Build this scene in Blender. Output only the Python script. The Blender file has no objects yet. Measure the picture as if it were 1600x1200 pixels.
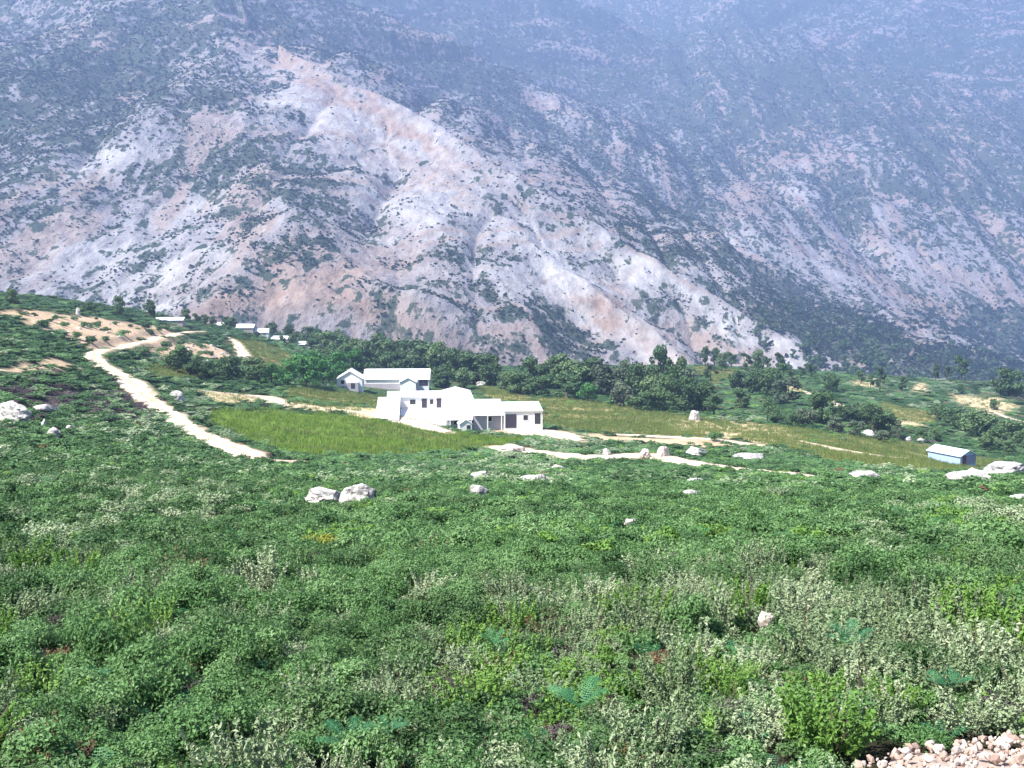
import bpy, bmesh, math, random
import numpy as np
from mathutils import Vector, Matrix

rng = np.random.default_rng(7)
random.seed(7)
S = bpy.context.scene
C = S.collection
R = math.radians

# ------------------------------------------------------------------ camera, light, exposure
F = 1715.0                       # focal length in pixels of the 1600 wide photograph
PITCH = math.atan(200.0 / F)     # the eye looks a little down
cam = bpy.data.cameras.new('camera')
cam.sensor_width = 36.0
cam.lens = 36.0 * F / 1600.0
cam.clip_start, cam.clip_end = 0.1, 20000
camo = bpy.data.objects.new('camera', cam)
C.objects.link(camo)
camo.rotation_euler = (math.pi / 2 - PITCH, 0, 0)
S.camera = camo

SUN_EL, SUN_AZ = R(52), R(-120)  # azimuth from the view direction, negative = left
W = bpy.data.worlds.new('World'); S.world = W
W.use_nodes = True
wn = W.node_tree.nodes; wl = W.node_tree.links
sky = wn.new('ShaderNodeTexSky'); sky.sky_type = 'NISHITA'; sky.sun_disc = False
sky.sun_elevation = SUN_EL; sky.sun_rotation = SUN_AZ
sky.altitude = 900; sky.air_density = 1.0; sky.dust_density = 1.0
bg = wn['Background']; bg.inputs[1].default_value = 0.068
wl.new(sky.outputs[0], bg.inputs[0])
sun = bpy.data.lights.new('sun', 'SUN'); sun.energy = 4.9; sun.angle = R(0.5); sun.color = (1.0, 0.955, 0.89)
suno = bpy.data.objects.new('sun', sun); C.objects.link(suno)
sd = Vector((math.sin(SUN_AZ) * math.cos(SUN_EL), math.cos(SUN_AZ) * math.cos(SUN_EL), math.sin(SUN_EL)))
suno.rotation_euler = sd.to_track_quat('Z', 'Y').to_euler()
suno.location = sd * 300
S.view_settings.view_transform = 'Standard'; S.view_settings.look = 'None'
S.view_settings.exposure = 1.55; S.view_settings.gamma = 1.0; S.view_settings.use_curve_mapping = False
S.render.engine = 'CYCLES'
cy = S.cycles
cy.max_bounces = 5; cy.diffuse_bounces = 3; cy.glossy_bounces = 2; cy.transmission_bounces = 3
cy.volume_bounces = 1; cy.transparent_max_bounces = 4; cy.caustics_reflective = False; cy.caustics_refractive = False
cy.use_denoising = True
cy.sample_clamp_indirect = 4.0

# ------------------------------------------------------------------ maths helpers
cp, sp = math.cos(PITCH), math.sin(PITCH)
def ray(px, py):
    x = (px - 800.0) / F; y = (600.0 - py) / F
    d = np.array([x, cp + y * sp, -sp + y * cp])
    return d / d[1]
def at(px, py, Y):
    return ray(px, py) * Y

def _hash(ix, iy, seed):
    h = (ix.astype(np.int64) * 374761393 + iy.astype(np.int64) * 668265263 + seed * 982451653) & 0xffffffff
    h = ((h ^ (h >> 13)) * 1274126177) & 0xffffffff
    h = (h ^ (h >> 16)) & 0xffffffff
    return h.astype(np.float64) / 4294967295.0
def vnoise(x, y, seed=0):
    x = np.asarray(x, float); y = np.asarray(y, float)
    ix = np.floor(x); iy = np.floor(y); fx = x - ix; fy = y - iy
    fx = fx * fx * fx * (fx * (fx * 6 - 15) + 10); fy = fy * fy * fy * (fy * (fy * 6 - 15) + 10)
    a = _hash(ix, iy, seed); b = _hash(ix + 1, iy, seed); c = _hash(ix, iy + 1, seed); d = _hash(ix + 1, iy + 1, seed)
    return (a * (1 - fx) + b * fx) * (1 - fy) + (c * (1 - fx) + d * fx) * fy
def fbm(x, y, o=4, seed=0, g=0.5):
    s = 0; a = 1.0; t = 0
    for i in range(o):
        s = s + a * vnoise(x, y, seed + i * 17); t += a; a *= g
        x, y = x * 1.63 + y * 1.17 + 3.1, y * 1.63 - x * 1.17 + 7.7
    return s / t
def sstep(a, b, x):
    t = np.clip((x - a) / (b - a), 0, 1); return t * t * (3 - 2 * t)

def mesh_np(name, v, f, mat=None, smooth=True):
    me = bpy.data.meshes.new(name)
    v = np.asarray(v, np.float32); f = np.asarray(f, np.int32)
    n, k = f.shape
    me.vertices.add(len(v)); me.vertices.foreach_set('co', v.ravel())
    me.loops.add(n * k); me.loops.foreach_set('vertex_index', f.ravel())
    me.polygons.add(n); me.polygons.foreach_set('loop_start', np.arange(0, n * k, k, dtype=np.int32))
    me.polygons.foreach_set('loop_total', np.full(n, k, np.int32))
    me.polygons.foreach_set('use_smooth', np.full(n, smooth, bool))
    me.update(calc_edges=True)
    if mat: me.materials.append(mat)
    return me
def link(name, me, parent=None, **props):
    o = bpy.data.objects.new(name, me); C.objects.link(o)
    if parent is not None: o.parent = parent
    for k, v in props.items():
        if v is not None: o[k] = v
    return o
def thing(name, label, cat, loc, rotz=0.0, group=None):
    o = bpy.data.objects.new(name, None); C.objects.link(o)
    o.empty_display_size = 0.3
    o.location = tuple(float(q) for q in loc); o.rotation_euler = (0, 0, rotz)
    o['label'] = label; o['category'] = cat
    if group: o['group'] = group
    return o
def color_attr(me, name, cols):
    a = me.attributes.new(name, 'FLOAT_COLOR', 'POINT')
    c = np.ones((len(cols), 4), np.float32); c[:, :cols.shape[1]] = cols
    a.data.foreach_set('color', c.ravel())

# ------------------------------------------------------------------ terrain of the near hillside
CTRL = []
def col(px, rows):
    for py, Y in rows: CTRL.append((px, py, Y))
col(-350, [(1200, 4.6), (1000, 7.6), (860, 13), (760, 27), (700, 45), (650, 70), (590, 105), (530, 150), (470, 200), (440, 245)])
col(0,    [(1200, 4.8), (1000, 8), (900, 12.2), (800, 25), (750, 40), (700, 62), (645, 90), (600, 115), (560, 140), (520, 175), (490, 210), (466, 250)])
col(150,  [(1200, 4.9), (1000, 8.2), (900, 12.6), (800, 27), (750, 45), (700, 75), (650, 110), (605, 145), (565, 175), (535, 205), (500, 250), (483, 285)])
col(300,  [(1200, 5), (1000, 8.4), (900, 13), (800, 28), (750, 50), (715, 80), (680, 120), (650, 145), (610, 178), (570, 220), (545, 258), (523, 292), (508, 335)])
col(450,  [(1200, 5), (1000, 8.4), (900, 13), (800, 29), (770, 42), (740, 75), (722, 100), (700, 126), (660, 162), (630, 192), (610, 222), (590, 260), (560, 320), (533, 420), (517, 510)])
col(600,  [(1200, 5), (1000, 8.5), (900, 13), (800, 29), (770, 45), (742, 85), (705, 138), (662, 180), (642, 210), (612, 270), (590, 320), (563, 430)])
col(800,  [(1200, 5), (1000, 8.5), (900, 13), (800, 30), (770, 48), (740, 95), (715, 128), (690, 166), (663, 203), (640, 237), (610, 292), (590, 340), (578, 385)])
col(1100, [(1200, 5), (1000, 8.5), (900, 13.2), (800, 31), (770, 50), (746, 95), (725, 127), (700, 162), (680, 192), (650, 245), (620, 312), (592, 390), (577, 445)])
col(1350, [(1200, 5), (1000, 8.6), (900, 13.3), (800, 32), (770, 54), (748, 95), (722, 150), (697, 205), (670, 255), (640, 315), (610, 380), (588, 460)])
col(1490, [(800, 33), (760, 66), (745, 105), (723, 215), (697, 255), (660, 310), (625, 380), (594, 475)])
col(1600, [(1200, 5), (1000, 8.6), (900, 13.5), (800, 33), (755, 72), (738, 112), (722, 235), (697, 275), (660, 330), (625, 395), (594, 490)])
col(1950, [(1200, 5.2), (1000, 8.8), (900, 14), (800, 34), (755, 80), (738, 130), (720, 240), (697, 290), (660, 340), (625, 410), (596, 500)])
P3 = np.array([at(*c) for c in CTRL])
def tp(X, Y):
    return np.arctan2(X, Y) * 2.6, np.log(np.maximum(np.hypot(X, Y), 0.5))
ca, cb = tp(P3[:, 0], P3[:, 1])
def _k(r2): return 0.5 * r2 * np.log(r2 + 1e-12)
n = len(CTRL)
A = np.zeros((n + 3, n + 3))
A[:n, :n] = _k((ca[:, None] - ca) ** 2 + (cb[:, None] - cb) ** 2) + np.eye(n) * 2e-4
A[:n, n] = 1; A[:n, n + 1] = ca; A[:n, n + 2] = cb; A[n:, :n] = A[:n, n:].T
# the fit is of height plus a constant fall, so that it extrapolates sanely
base_fall = lambda r: -1.35 - 0.16 * r / (1 + r / 260.0)
rc = np.hypot(P3[:, 0], P3[:, 1])
wts = np.linalg.solve(A, np.concatenate([P3[:, 2] - base_fall(rc), np.zeros(3)]))
RC_T = [math.atan((p - 800) / F) for p in (-400, 0, 150, 300, 380, 450, 600, 800, 1100, 1350, 1600, 2000)]
RC_R = [262, 290, 318, 360, 400, 470, 425, 385, 455, 470, 505, 505]
def ground_raw(X, Y):
    X = np.asarray(X, float); Y = np.asarray(Y, float); sh = X.shape
    X = X.ravel(); Y = Y.ravel()
    r = np.hypot(X, Y); th = np.arctan2(X, Y)
    thc = np.clip(th, -0.62, 0.62)
    rcst = np.interp(thc, RC_T, RC_R) * 1.02
    over = r - rcst
    rr = np.clip(np.minimum(r, rcst), 3.6, None)
    a = thc * 2.6; b = np.log(rr)
    out = np.empty(len(X))
    for i in range(0, len(X), 20000):
        s = slice(i, i + 20000)
        out[s] = _k((a[s, None] - ca) ** 2 + (b[s, None] - cb) ** 2) @ wts[:n] + wts[n] + wts[n + 1] * a[s] + wts[n + 2] * b[s]
    z = out + base_fall(rr)
    near = np.clip(3.6 - r, 0, 3.6)
    z = z + near * 0.17
    o = np.clip(over, 0, None)
    z = z - np.where(o < 60, 0.30 * o * o / 120, 0.30 * (o - 30))
    amp = np.clip(r / 120, 0.05, 1.0)
    z = z + (fbm(X / 14, Y / 14, 3, 5) - 0.5) * 0.9 * amp + (fbm(X / 2.3, Y / 2.3, 2, 9) - 0.5) * 0.22 * np.clip(r / 30, 0.3, 1)
    return z.reshape(sh)
th_in = np.linspace(-0.56, 0.56, 520)
th_g = np.concatenate([np.linspace(-1.5, -0.57, 36), th_in, np.linspace(0.57, 1.5, 36)])
lr_g = np.concatenate([np.linspace(math.log(0.7), math.log(20), 150)[:-1], np.linspace(math.log(20), math.log(360), 470), np.linspace(math.log(360), math.log(900), 60)[1:]])
TH, LR = np.meshgrid(th_g, lr_g)
GX = np.exp(LR) * np.sin(TH); GY = np.exp(LR) * np.cos(TH)
GZ = ground_raw(GX, GY)
def _gi(X, Y):
    th = np.clip(np.arctan2(X, Y), th_g[0], th_g[-1] - 1e-6); lr = np.clip(np.log(np.maximum(np.hypot(X, Y), 0.71)), lr_g[0], lr_g[-1] - 1e-6)
    i = np.clip(np.searchsorted(th_g, th, side='right') - 1, 0, len(th_g) - 2)
    fi = (th - th_g[i]) / (th_g[i + 1] - th_g[i])
    jj = np.clip(np.searchsorted(lr_g, lr, side='right') - 1, 0, len(lr_g) - 2); fj = (lr - lr_g[jj]) / (lr_g[jj + 1] - lr_g[jj])
    return i, fi, jj, fj
def ground(X, Y):
    X = np.asarray(X, float); Y = np.asarray(Y, float)
    i, fi, j, fj = _gi(X, Y)
    return (GZ[j, i] * (1 - fi) + GZ[j, i + 1] * fi) * (1 - fj) + (GZ[j + 1, i] * (1 - fi) + GZ[j + 1, i + 1] * fi) * fj
YS = np.exp(np.linspace(math.log(2.5), math.log(880), 2600))
def hit(px, py):
    """where the line of sight through a photo pixel meets the hillside"""
    d = ray(px, py)
    g = ground(d[0] * YS, YS)
    below = d[2] * YS <= g
    k = np.argmax(below) if below.any() else len(YS) - 1
    return np.array([d[0] * YS[k], YS[k], g[k]])
def gpt(px, Y):
    X = (px - 800) / F * Y
    return np.array([X, Y, float(ground(np.array([X]), np.array([Y]))[0])])

def poly_world(pts): return np.array([hit(*p)[:2] for p in pts])
def tl(P):
    return np.stack([np.arctan2(P[..., 0], P[..., 1]), np.log(np.hypot(P[..., 0], P[..., 1]))], -1)
def poly_mask(X, Y, poly, soft=0.005, warp=0.014, seed=3):
    """soft membership of ground points in a plot of land given by its outline"""
    q = tl(np.stack([X, Y], -1).reshape(-1, 2)); p = tl(poly)
    q = q * np.array([1.0, 0.35]); p = p * np.array([1.0, 0.35])
    inside = np.zeros(len(q), bool); dist = np.full(len(q), 9.0)
    for a, b in zip(p, np.roll(p, -1, 0)):
        cond = ((a[1] > q[:, 1]) != (b[1] > q[:, 1]))
        xx = (b[0] - a[0]) * (q[:, 1] - a[1]) / (b[1] - a[1] + 1e-12) + a[0]
        inside ^= cond & (q[:, 0] < xx)
        ab = b - a; t = np.clip(((q - a) @ ab) / (ab @ ab + 1e-12), 0, 1)
        dist = np.minimum(dist, np.linalg.norm(q - a - t[:, None] * ab, axis=1))
    sd = np.where(inside, dist, -dist)
    sd = sd + (fbm(X.ravel() / 3.5, Y.ravel() / 3.5, 3, seed) - 0.5) * warp
    return sstep(-soft, soft, sd).reshape(X.shape)

# land cover plots, outlines read off the photograph and laid on the ground
LAND = {
 'meadow': [[(318, 650), (345, 640), (420, 640), (520, 648), (600, 655), (680, 676), (760, 682), (830, 688), (780, 700), (700, 706), (560, 710), (480, 713), (415, 700), (360, 684), (325, 666)]],
 'dry': [[(840, 625), (900, 622), (1000, 640), (1090, 650), (1160, 665), (1100, 684), (1000, 680), (900, 672), (845, 662)],
         [(1200, 665), (1300, 680), (1440, 694), (1560, 720), (1500, 742), (1400, 735), (1290, 718), (1180, 690), (1130, 672)],
         [(440, 604), (530, 610), (600, 620), (610, 636), (520, 630), (450, 622)],
         [(215, 575), (280, 570), (330, 592), (250, 590)],
         [(345, 530), (400, 530), (470, 560), (440, 580), (390, 572)], [(740, 605), (800, 606), (835, 628), (770, 625)],
         [(1080, 572), (1150, 578), (1150, 592), (1110, 600)], [(1380, 630), (1480, 650), (1440, 665), (1340, 645)]],
 'straw': [[(1040, 652), (1100, 660), (1180, 676), (1290, 700), (1420, 718), (1300, 712), (1180, 692), (1060, 672)],
           [(440, 628), (520, 634), (620, 642), (600, 655), (540, 648), (450, 640)],
           [(300, 612), (350, 612), (440, 628), (330, 632)], [(1480, 615), (1560, 622), (1600, 640), (1540, 650), (1500, 630)],
           [(1510, 590), (1570, 585), (1600, 592), (1560, 600)],
           [(1045, 652), (1090, 655), (1112, 672), (1060, 675)], [(1130, 656), (1230, 668), (1260, 690), (1180, 684)], [(1330, 597), (1365, 592), (1372, 604), (1335, 606)], [(1400, 655), (1450, 660), (1440, 669), (1395, 664)], [(1425, 600), (1445, 598), (1452, 611), (1430, 612)], [(1215, 600), (1250, 604), (1262, 614), (1225, 612)]],
 'bank': [[(40, 486), (90, 490), (160, 498), (240, 510), (285, 518), (230, 530), (150, 548), (100, 525), (40, 505)],
          [(0, 484), (30, 488), (60, 500), (0, 496)], [(230, 540), (300, 532), (350, 545), (365, 562), (300, 560), (240, 560)],
          [(800, 680), (880, 674), (1000, 684), (1160, 690), (1240, 702), (1150, 700), (960, 690)],
          [(90, 560), (10, 576), (10, 586), (120, 574)]],
 'heather': [[(0, 605), (60, 600), (150, 612), (200, 605), (240, 650), (210, 668), (160, 652), (90, 640), (0, 640)]],
}
LANDW = {k: [poly_world(p) for p in v] for k, v in LAND.items()}
def cover(X, Y):
    out = {}
    for k, ps in LANDW.items():
        m = np.zeros(X.shape)
        for i, p in enumerate(ps): m = np.maximum(m, poly_mask(X, Y, p, seed=3 + i))
        out[k] = m
    return out

# paths: (pixels, width in metres)
PATHS = [
 ('dirt_track', [(470, 724), (430, 723), (395, 719), (350, 699), (297, 672), (259, 645), (226, 621), (207, 600), (186, 586), (156, 569), (142, 557), (150, 551), (172, 547), (210, 538), (262, 527), (302, 519), (326, 519)], [1.2, 2.2, 3.4, 3.0, 2.6, 2.8, 3.4, 3.6, 2.6, 2.6, 3.0, 3.2, 3.2, 3.0, 3.2, 4.0, 2.5]),
 ('track_spur', [(176, 611), (200, 612), (224, 622)], [0.8, 2.6, 3.2]),
 ('foot_path', [(770, 700), (800, 704), (850, 711), (900, 718), (960, 717), (1010, 716), (1060, 724), (1120, 733), (1190, 741), (1240, 746), (1285, 750)], [2.0, 4.0, 2.6, 4.6, 2.6, 3.4, 3.4, 2.2, 2.0, 1.9, 0.6]),
 ('foot_path', [(300, 610), (340, 614), (380, 618), (410, 620), (430, 628), (450, 636)], [1, 2.0, 2.6, 6.0, 3.4, 1.0]),
 ('foot_path', [(462, 634), (510, 640), (560, 645), (610, 653), (660, 668), (700, 677)], [1, 2.4, 3.2, 4.0, 4.0, 2.0]),
 ('house_yard', [(790, 676), (820, 676), (850, 680), (880, 685), (912, 690)], [4, 6.5, 7.5, 5.0, 1.5]),
 ('foot_path', [(1258, 612), (1280, 622), (1305, 632), (1330, 640)], [1.2, 2.4, 2.6, 4.0]),
 ('foot_path', [(352, 527), (366, 534), (376, 545), (383, 560)], [1.5, 2.2, 2.4, 3.6]),
 ('foot_path', [(-20, 577), (0, 580), (32, 584)], [1.5, 1.3, 0.5]),
 ('foot_path', [(960, 680), (1040, 684), (1120, 688), (1200, 698)], [0.6, 1.6, 1.4, 0.8]),
 ('foot_path', [(1250, 690), (1310, 704), (1370, 713), (1420, 718)], [0.6, 1.6, 1.4, 0.6]),
 ('foot_path', [(1540, 640), (1570, 652), (1610, 662)], [0.6, 1.2, 1.6]),
]
def smooth_path(P, Wd, step):
    P = np.asarray(P, float); Wd = np.asarray(Wd, float)
    d = np.concatenate([[0], np.cumsum(np.linalg.norm(np.diff(P, axis=0), axis=1))])
    m = max(8, int(d[-1] / step)); s = np.linspace(0, d[-1], m)
    Q = np.stack([np.interp(s, d, P[:, 0]), np.interp(s, d, P[:, 1])], 1); w = np.interp(s, d, Wd)
    for _ in range(10):
        Q[1:-1] = Q[1:-1] * 0.5 + (Q[:-2] + Q[2:]) * 0.25
    return Q, w
PW = []
for nm, px, wd in PATHS:
    pts = [hit(*p)[:2] for p in px]
    PW.append((nm, *smooth_path(pts, wd, 1.2)))
# the tracks are cut as level benches into the slope
for nm, Q, w in PW:
    lo = Q.min(0) - 8; hi = Q.max(0) + 8
    m = (GX > lo[0]) & (GX < hi[0]) & (GY > lo[1]) & (GY < hi[1])
    rq = np.hypot(Q[:, 0], Q[:, 1]); near = Q * (1 - (w * 0.45 + 0.3) / rq)[:, None]
    zc = np.maximum(ground(Q[:, 0], Q[:, 1]), ground(near[:, 0], near[:, 1])) + 0.05
    for _ in range(12): zc[1:-1] = zc[1:-1] * 0.5 + (zc[:-2] + zc[2:]) * 0.25
    dd = np.hypot(GX[m][:, None] - Q[:, 0], GY[m][:, None] - Q[:, 1]); k = dd.argmin(1); d = dd.min(1) - w[k] / 2
    f = 1 - sstep(0.4, 2.6, d)
    GZ[m] = GZ[m] * (1 - f) + zc[k] * f
def path_dist(X, Y):
    """signed metres outside the nearest path's edge"""
    X = np.asarray(X); Y = np.asarray(Y)
    best = np.full(X.shape, 99.0)
    for nm, Q, w in PW:
        lo = Q.min(0) - 9; hi = Q.max(0) + 9
        m = (X > lo[0]) & (X < hi[0]) & (Y > lo[1]) & (Y < hi[1])
        if not m.any(): continue
        dx = np.hypot(X[m][:, None] - Q[:, 0], Y[m][:, None] - Q[:, 1]) - w / 2
        b = best[m]; best[m] = np.minimum(b, dx.min(1))
    return best

# ------------------------------------------------------------------ materials
def new_mat(name):
    m = bpy.data.materials.new(name); m.use_nodes = True
    return m, m.node_tree.nodes, m.node_tree.links, m.node_tree.nodes['Principled BSDF']
def ramp(nodes, stops):
    r = nodes.new('ShaderNodeValToRGB'); e = r.color_ramp.elements
    while len(e) < len(stops): e.new(0.5)
    for q, (p, c) in zip(e, stops): q.position = p; q.color = (*c, 1)
    return r
def noise(nodes, links, vec, scale, detail=4, rough=0.55):
    t = nodes.new('ShaderNodeTexNoise'); t.inputs['Scale'].default_value = scale
    t.inputs['Detail'].default_value = detail; t.inputs['Roughness'].default_value = rough
    if vec is not None: links.new(vec, t.inputs['Vector'])
    return t
def mixc(nodes, links, fac, a, b, mode='MIX'):
    m = nodes.new('ShaderNodeMix'); m.data_type = 'RGBA'; m.blend_type = mode
    for s, v in ((0, fac), (6, a), (7, b)):
        if hasattr(v, 'links'): links.new(v, m.inputs[s])
        elif s == 0: m.inputs[0].default_value = v
        else: m.inputs[s].default_value = (*v, 1)
    return m.outputs[2]
def mapr(nodes, links, v, a, b, c=0.0, d=1.0):
    m = nodes.new('ShaderNodeMapRange'); links.new(v, m.inputs[0])
    for i, q in enumerate((a, b, c, d)): m.inputs[i + 1].default_value = q
    return m.outputs[0]

def leaf_mat(name, c1, c2, c3, transl=0.32, rough=0.5, spec=0.22):
    """leaf colours c1..c3 vary from plant to plant and leaf to leaf"""
    m, nd, lk, bs = new_mat(name)
    oi = nd.new('ShaderNodeObjectInfo'); ge = nd.new('ShaderNodeNewGeometry')
    add = nd.new('ShaderNodeMath'); add.operation = 'MULTIPLY_ADD'
    lk.new(oi.outputs['Random'], add.inputs[0]); add.inputs[1].default_value = 0.62
    mul = nd.new('ShaderNodeMath'); mul.operation = 'MULTIPLY'; lk.new(ge.outputs['Random Per Island'], mul.inputs[0]); mul.inputs[1].default_value = 0.38
    lk.new(mul.outputs[0], add.inputs[2])
    r = ramp(nd, [(0.0, c1), (0.5, c2), (1.0, c3)]); lk.new(add.outputs[0], r.inputs[0])
    lk.new(r.outputs[0], bs.inputs['Base Color'])
    bs.inputs['Roughness'].default_value = rough; bs.inputs['Specular IOR Level'].default_value = spec
    tr = nd.new('ShaderNodeBsdfTranslucent'); lk.new(r.outputs[0], tr.inputs[0])
    mx = nd.new('ShaderNodeMixShader'); mx.inputs[0].default_value = transl
    lk.new(bs.outputs[0], mx.inputs[1]); lk.new(tr.outputs[0], mx.inputs[2])
    lk.new(mx.outputs[0], nd['Material Output'].inputs[0])
    return m
def plain_mat(name, c, rough=0.8, var=0.12, scale=3.0, spec=0.3, bump=0.0, dirt=None):
    m, nd, lk, bs = new_mat(name)
    tc = nd.new('ShaderNodeTexCoord')
    t = noise(nd, lk, tc.outputs['Object'], scale, 6)
    lo = tuple(max(0, q * (1 - var)) for q in c); hi = tuple(q * (1 + var) for q in c)
    colr = mixc(nd, lk, t.outputs[0], lo, hi)
    if dirt:
        t2 = noise(nd, lk, tc.outputs['Object'], scale * 0.35, 8, 0.7)
        colr = mixc(nd, lk, mapr(nd, lk, t2.outputs[0], 0.52, 0.72, 0, 0.75), colr, dirt)
    lk.new(colr, bs.inputs['Base Color'])
    bs.inputs['Roughness'].default_value = rough; bs.inputs['Specular IOR Level'].default_value = spec
    if bump:
        b = nd.new('ShaderNodeBump'); b.inputs['Strength'].default_value = bump; b.inputs['Distance'].default_value = 0.05
        lk.new(t.outputs[0], b.inputs['Height']); lk.new(b.outputs[0], bs.inputs['Normal'])
    return m
M = {}
M['oak'] = leaf_mat('dark_scrub_leaf', (0.032, 0.076, 0.024), (0.058, 0.126, 0.04), (0.13, 0.22, 0.086))
M['mid'] = leaf_mat('green_scrub_leaf', (0.06, 0.138, 0.042), (0.102, 0.205, 0.068), (0.185, 0.31, 0.125))
M['pale'] = leaf_mat('pale_scrub_leaf', (0.1, 0.155, 0.066), (0.195, 0.262, 0.14), (0.37, 0.425, 0.265), 0.25, 0.5)
M['bright'] = leaf_mat('bright_leaf', (0.09, 0.19, 0.036), (0.15, 0.28, 0.058), (0.235, 0.37, 0.105), 0.4)
M['fern'] = leaf_mat('fern_leaf', (0.032, 0.13, 0.055), (0.05, 0.19, 0.085), (0.09, 0.26, 0.13), 0.4)
M['dead'] = leaf_mat('dry_leaf', (0.09, 0.065, 0.035), (0.14, 0.092, 0.052), (0.2, 0.14, 0.085), 0.25, 0.8, 0.1)
M['heather'] = leaf_mat('heather_leaf', (0.05, 0.042, 0.042), (0.08, 0.066, 0.068), (0.12, 0.105, 0.1), 0.2, 0.8, 0.1)
M['yellow'] = leaf_mat('yellow_flower', (0.11, 0.18, 0.03), (0.2, 0.24, 0.04), (0.33, 0.31, 0.05), 0.3)
M['treedark'] = leaf_mat('dark_oak_leaf', (0.036, 0.07, 0.028), (0.078, 0.14, 0.052), (0.145, 0.215, 0.085), 0.22)
M['treegrey'] = leaf_mat('grey_oak_leaf', (0.058, 0.085, 0.048), (0.095, 0.128, 0.076), (0.15, 0.182, 0.11), 0.2, 0.6)
M['treegreen'] = leaf_mat('green_tree_leaf', (0.045, 0.145, 0.034), (0.07, 0.205, 0.052), (0.115, 0.27, 0.082), 0.32)
M['farbush'] = leaf_mat('slope_bush_leaf', (0.016, 0.036, 0.018), (0.026, 0.052, 0.026), (0.046, 0.072, 0.036), 0.15, 0.7, 0.15)
M['grass'] = leaf_mat('meadow_grass', (0.11, 0.2, 0.03), (0.16, 0.255, 0.04), (0.225, 0.295, 0.065), 0.35, 0.7, 0.15)
M['drygrass'] = leaf_mat('dry_grass', (0.085, 0.145, 0.034), (0.14, 0.19, 0.052), (0.27, 0.265, 0.1), 0.3, 0.8, 0.1)
M['bark'] = plain_mat('bark', (0.085, 0.065, 0.05), 0.9, 0.4, 6)
M['white_wall'] = plain_mat('whitewash', (0.78, 0.77, 0.76), 0.85, 0.05, 1.2, 0.2, 0, (0.55, 0.50, 0.44))
M['grey_wall'] = plain_mat('grey_and_shaded_wall', (0.40, 0.38, 0.42), 0.9, 0.1, 1.5, 0.2, 0, (0.28, 0.25, 0.26))  # on the courtyard house this grey paints in the shade of the front wall
M['white_roof'] = plain_mat('white_roof_sheet', (0.80, 0.80, 0.80), 0.55, 0.05, 0.7, 0.35, 0, (0.60, 0.57, 0.54))
M['grey_roof'] = plain_mat('grey_roof_sheet', (0.52, 0.53, 0.56), 0.6, 0.15, 0.7, 0.35)
M['blue_wall'] = plain_mat('pale_blue_wall', (0.30, 0.40, 0.62), 0.8, 0.08, 1.5, 0.2)
M['blue_roof'] = plain_mat('pale_blue_roof', (0.62, 0.70, 0.76), 0.5, 0.08, 1.0, 0.35)
M['door_red'] = plain_mat('dark_red_door', (0.12, 0.035, 0.04), 0.7, 0.2, 4)
M['door_dark'] = plain_mat('dark_door', (0.045, 0.04, 0.06), 0.6, 0.2, 4)
M['pane'] = plain_mat('window_pane', (0.02, 0.024, 0.03), 0.15, 0.2, 4, 0.5)
M['stonehouse'] = plain_mat('stone_house_wall', (0.34, 0.31, 0.30), 0.9, 0.2, 1.5)

# rock: pale limestone with grey lichen and cracks
def rock_mat(name, base, lichen, sc):
    m, nd, lk, bs = new_mat(name)
    tc = nd.new('ShaderNodeTexCoord')
    a = noise(nd, lk, tc.outputs['Object'], 2.2 * sc, 9, 0.68); b = noise(nd, lk, tc.outputs['Object'], 9 * sc, 6, 0.7)
    v = nd.new('ShaderNodeTexVoronoi'); v.feature = 'DISTANCE_TO_EDGE'; v.inputs['Scale'].default_value = 1.3 * sc
    lk.new(a.outputs[1], v.inputs['Vector'])
    c = mixc(nd, lk, mapr(nd, lk, a.outputs[0], 0.46, 0.62), base, lichen)
    c = mixc(nd, lk, mapr(nd, lk, b.outputs[0], 0.35, 0.7, 0, 0.35), c, tuple(q * 0.5 for q in lichen))
    lk.new(c, bs.inputs['Base Color']); bs.inputs['Roughness'].default_value = 0.9; bs.inputs['Specular IOR Level'].default_value = 0.2
    bp = nd.new('ShaderNodeBump'); bp.inputs['Strength'].default_value = 0.7; bp.inputs['Distance'].default_value = 0.12
    lk.new(a.outputs[0], bp.inputs['Height']); lk.new(bp.outputs[0], bs.inputs['Normal'])
    return m
M['rock'] = rock_mat('pale_rock', (0.54, 0.51, 0.48), (0.19, 0.185, 0.18), 1.0)
M['rockpink'] = rock_mat('pinkish_rock', (0.58, 0.50, 0.45), (0.36, 0.30, 0.26), 2.0)
M['rockgrey'] = rock_mat('grey_rock', (0.42, 0.40, 0.40), (0.20, 0.19, 0.19), 1.0)

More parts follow.
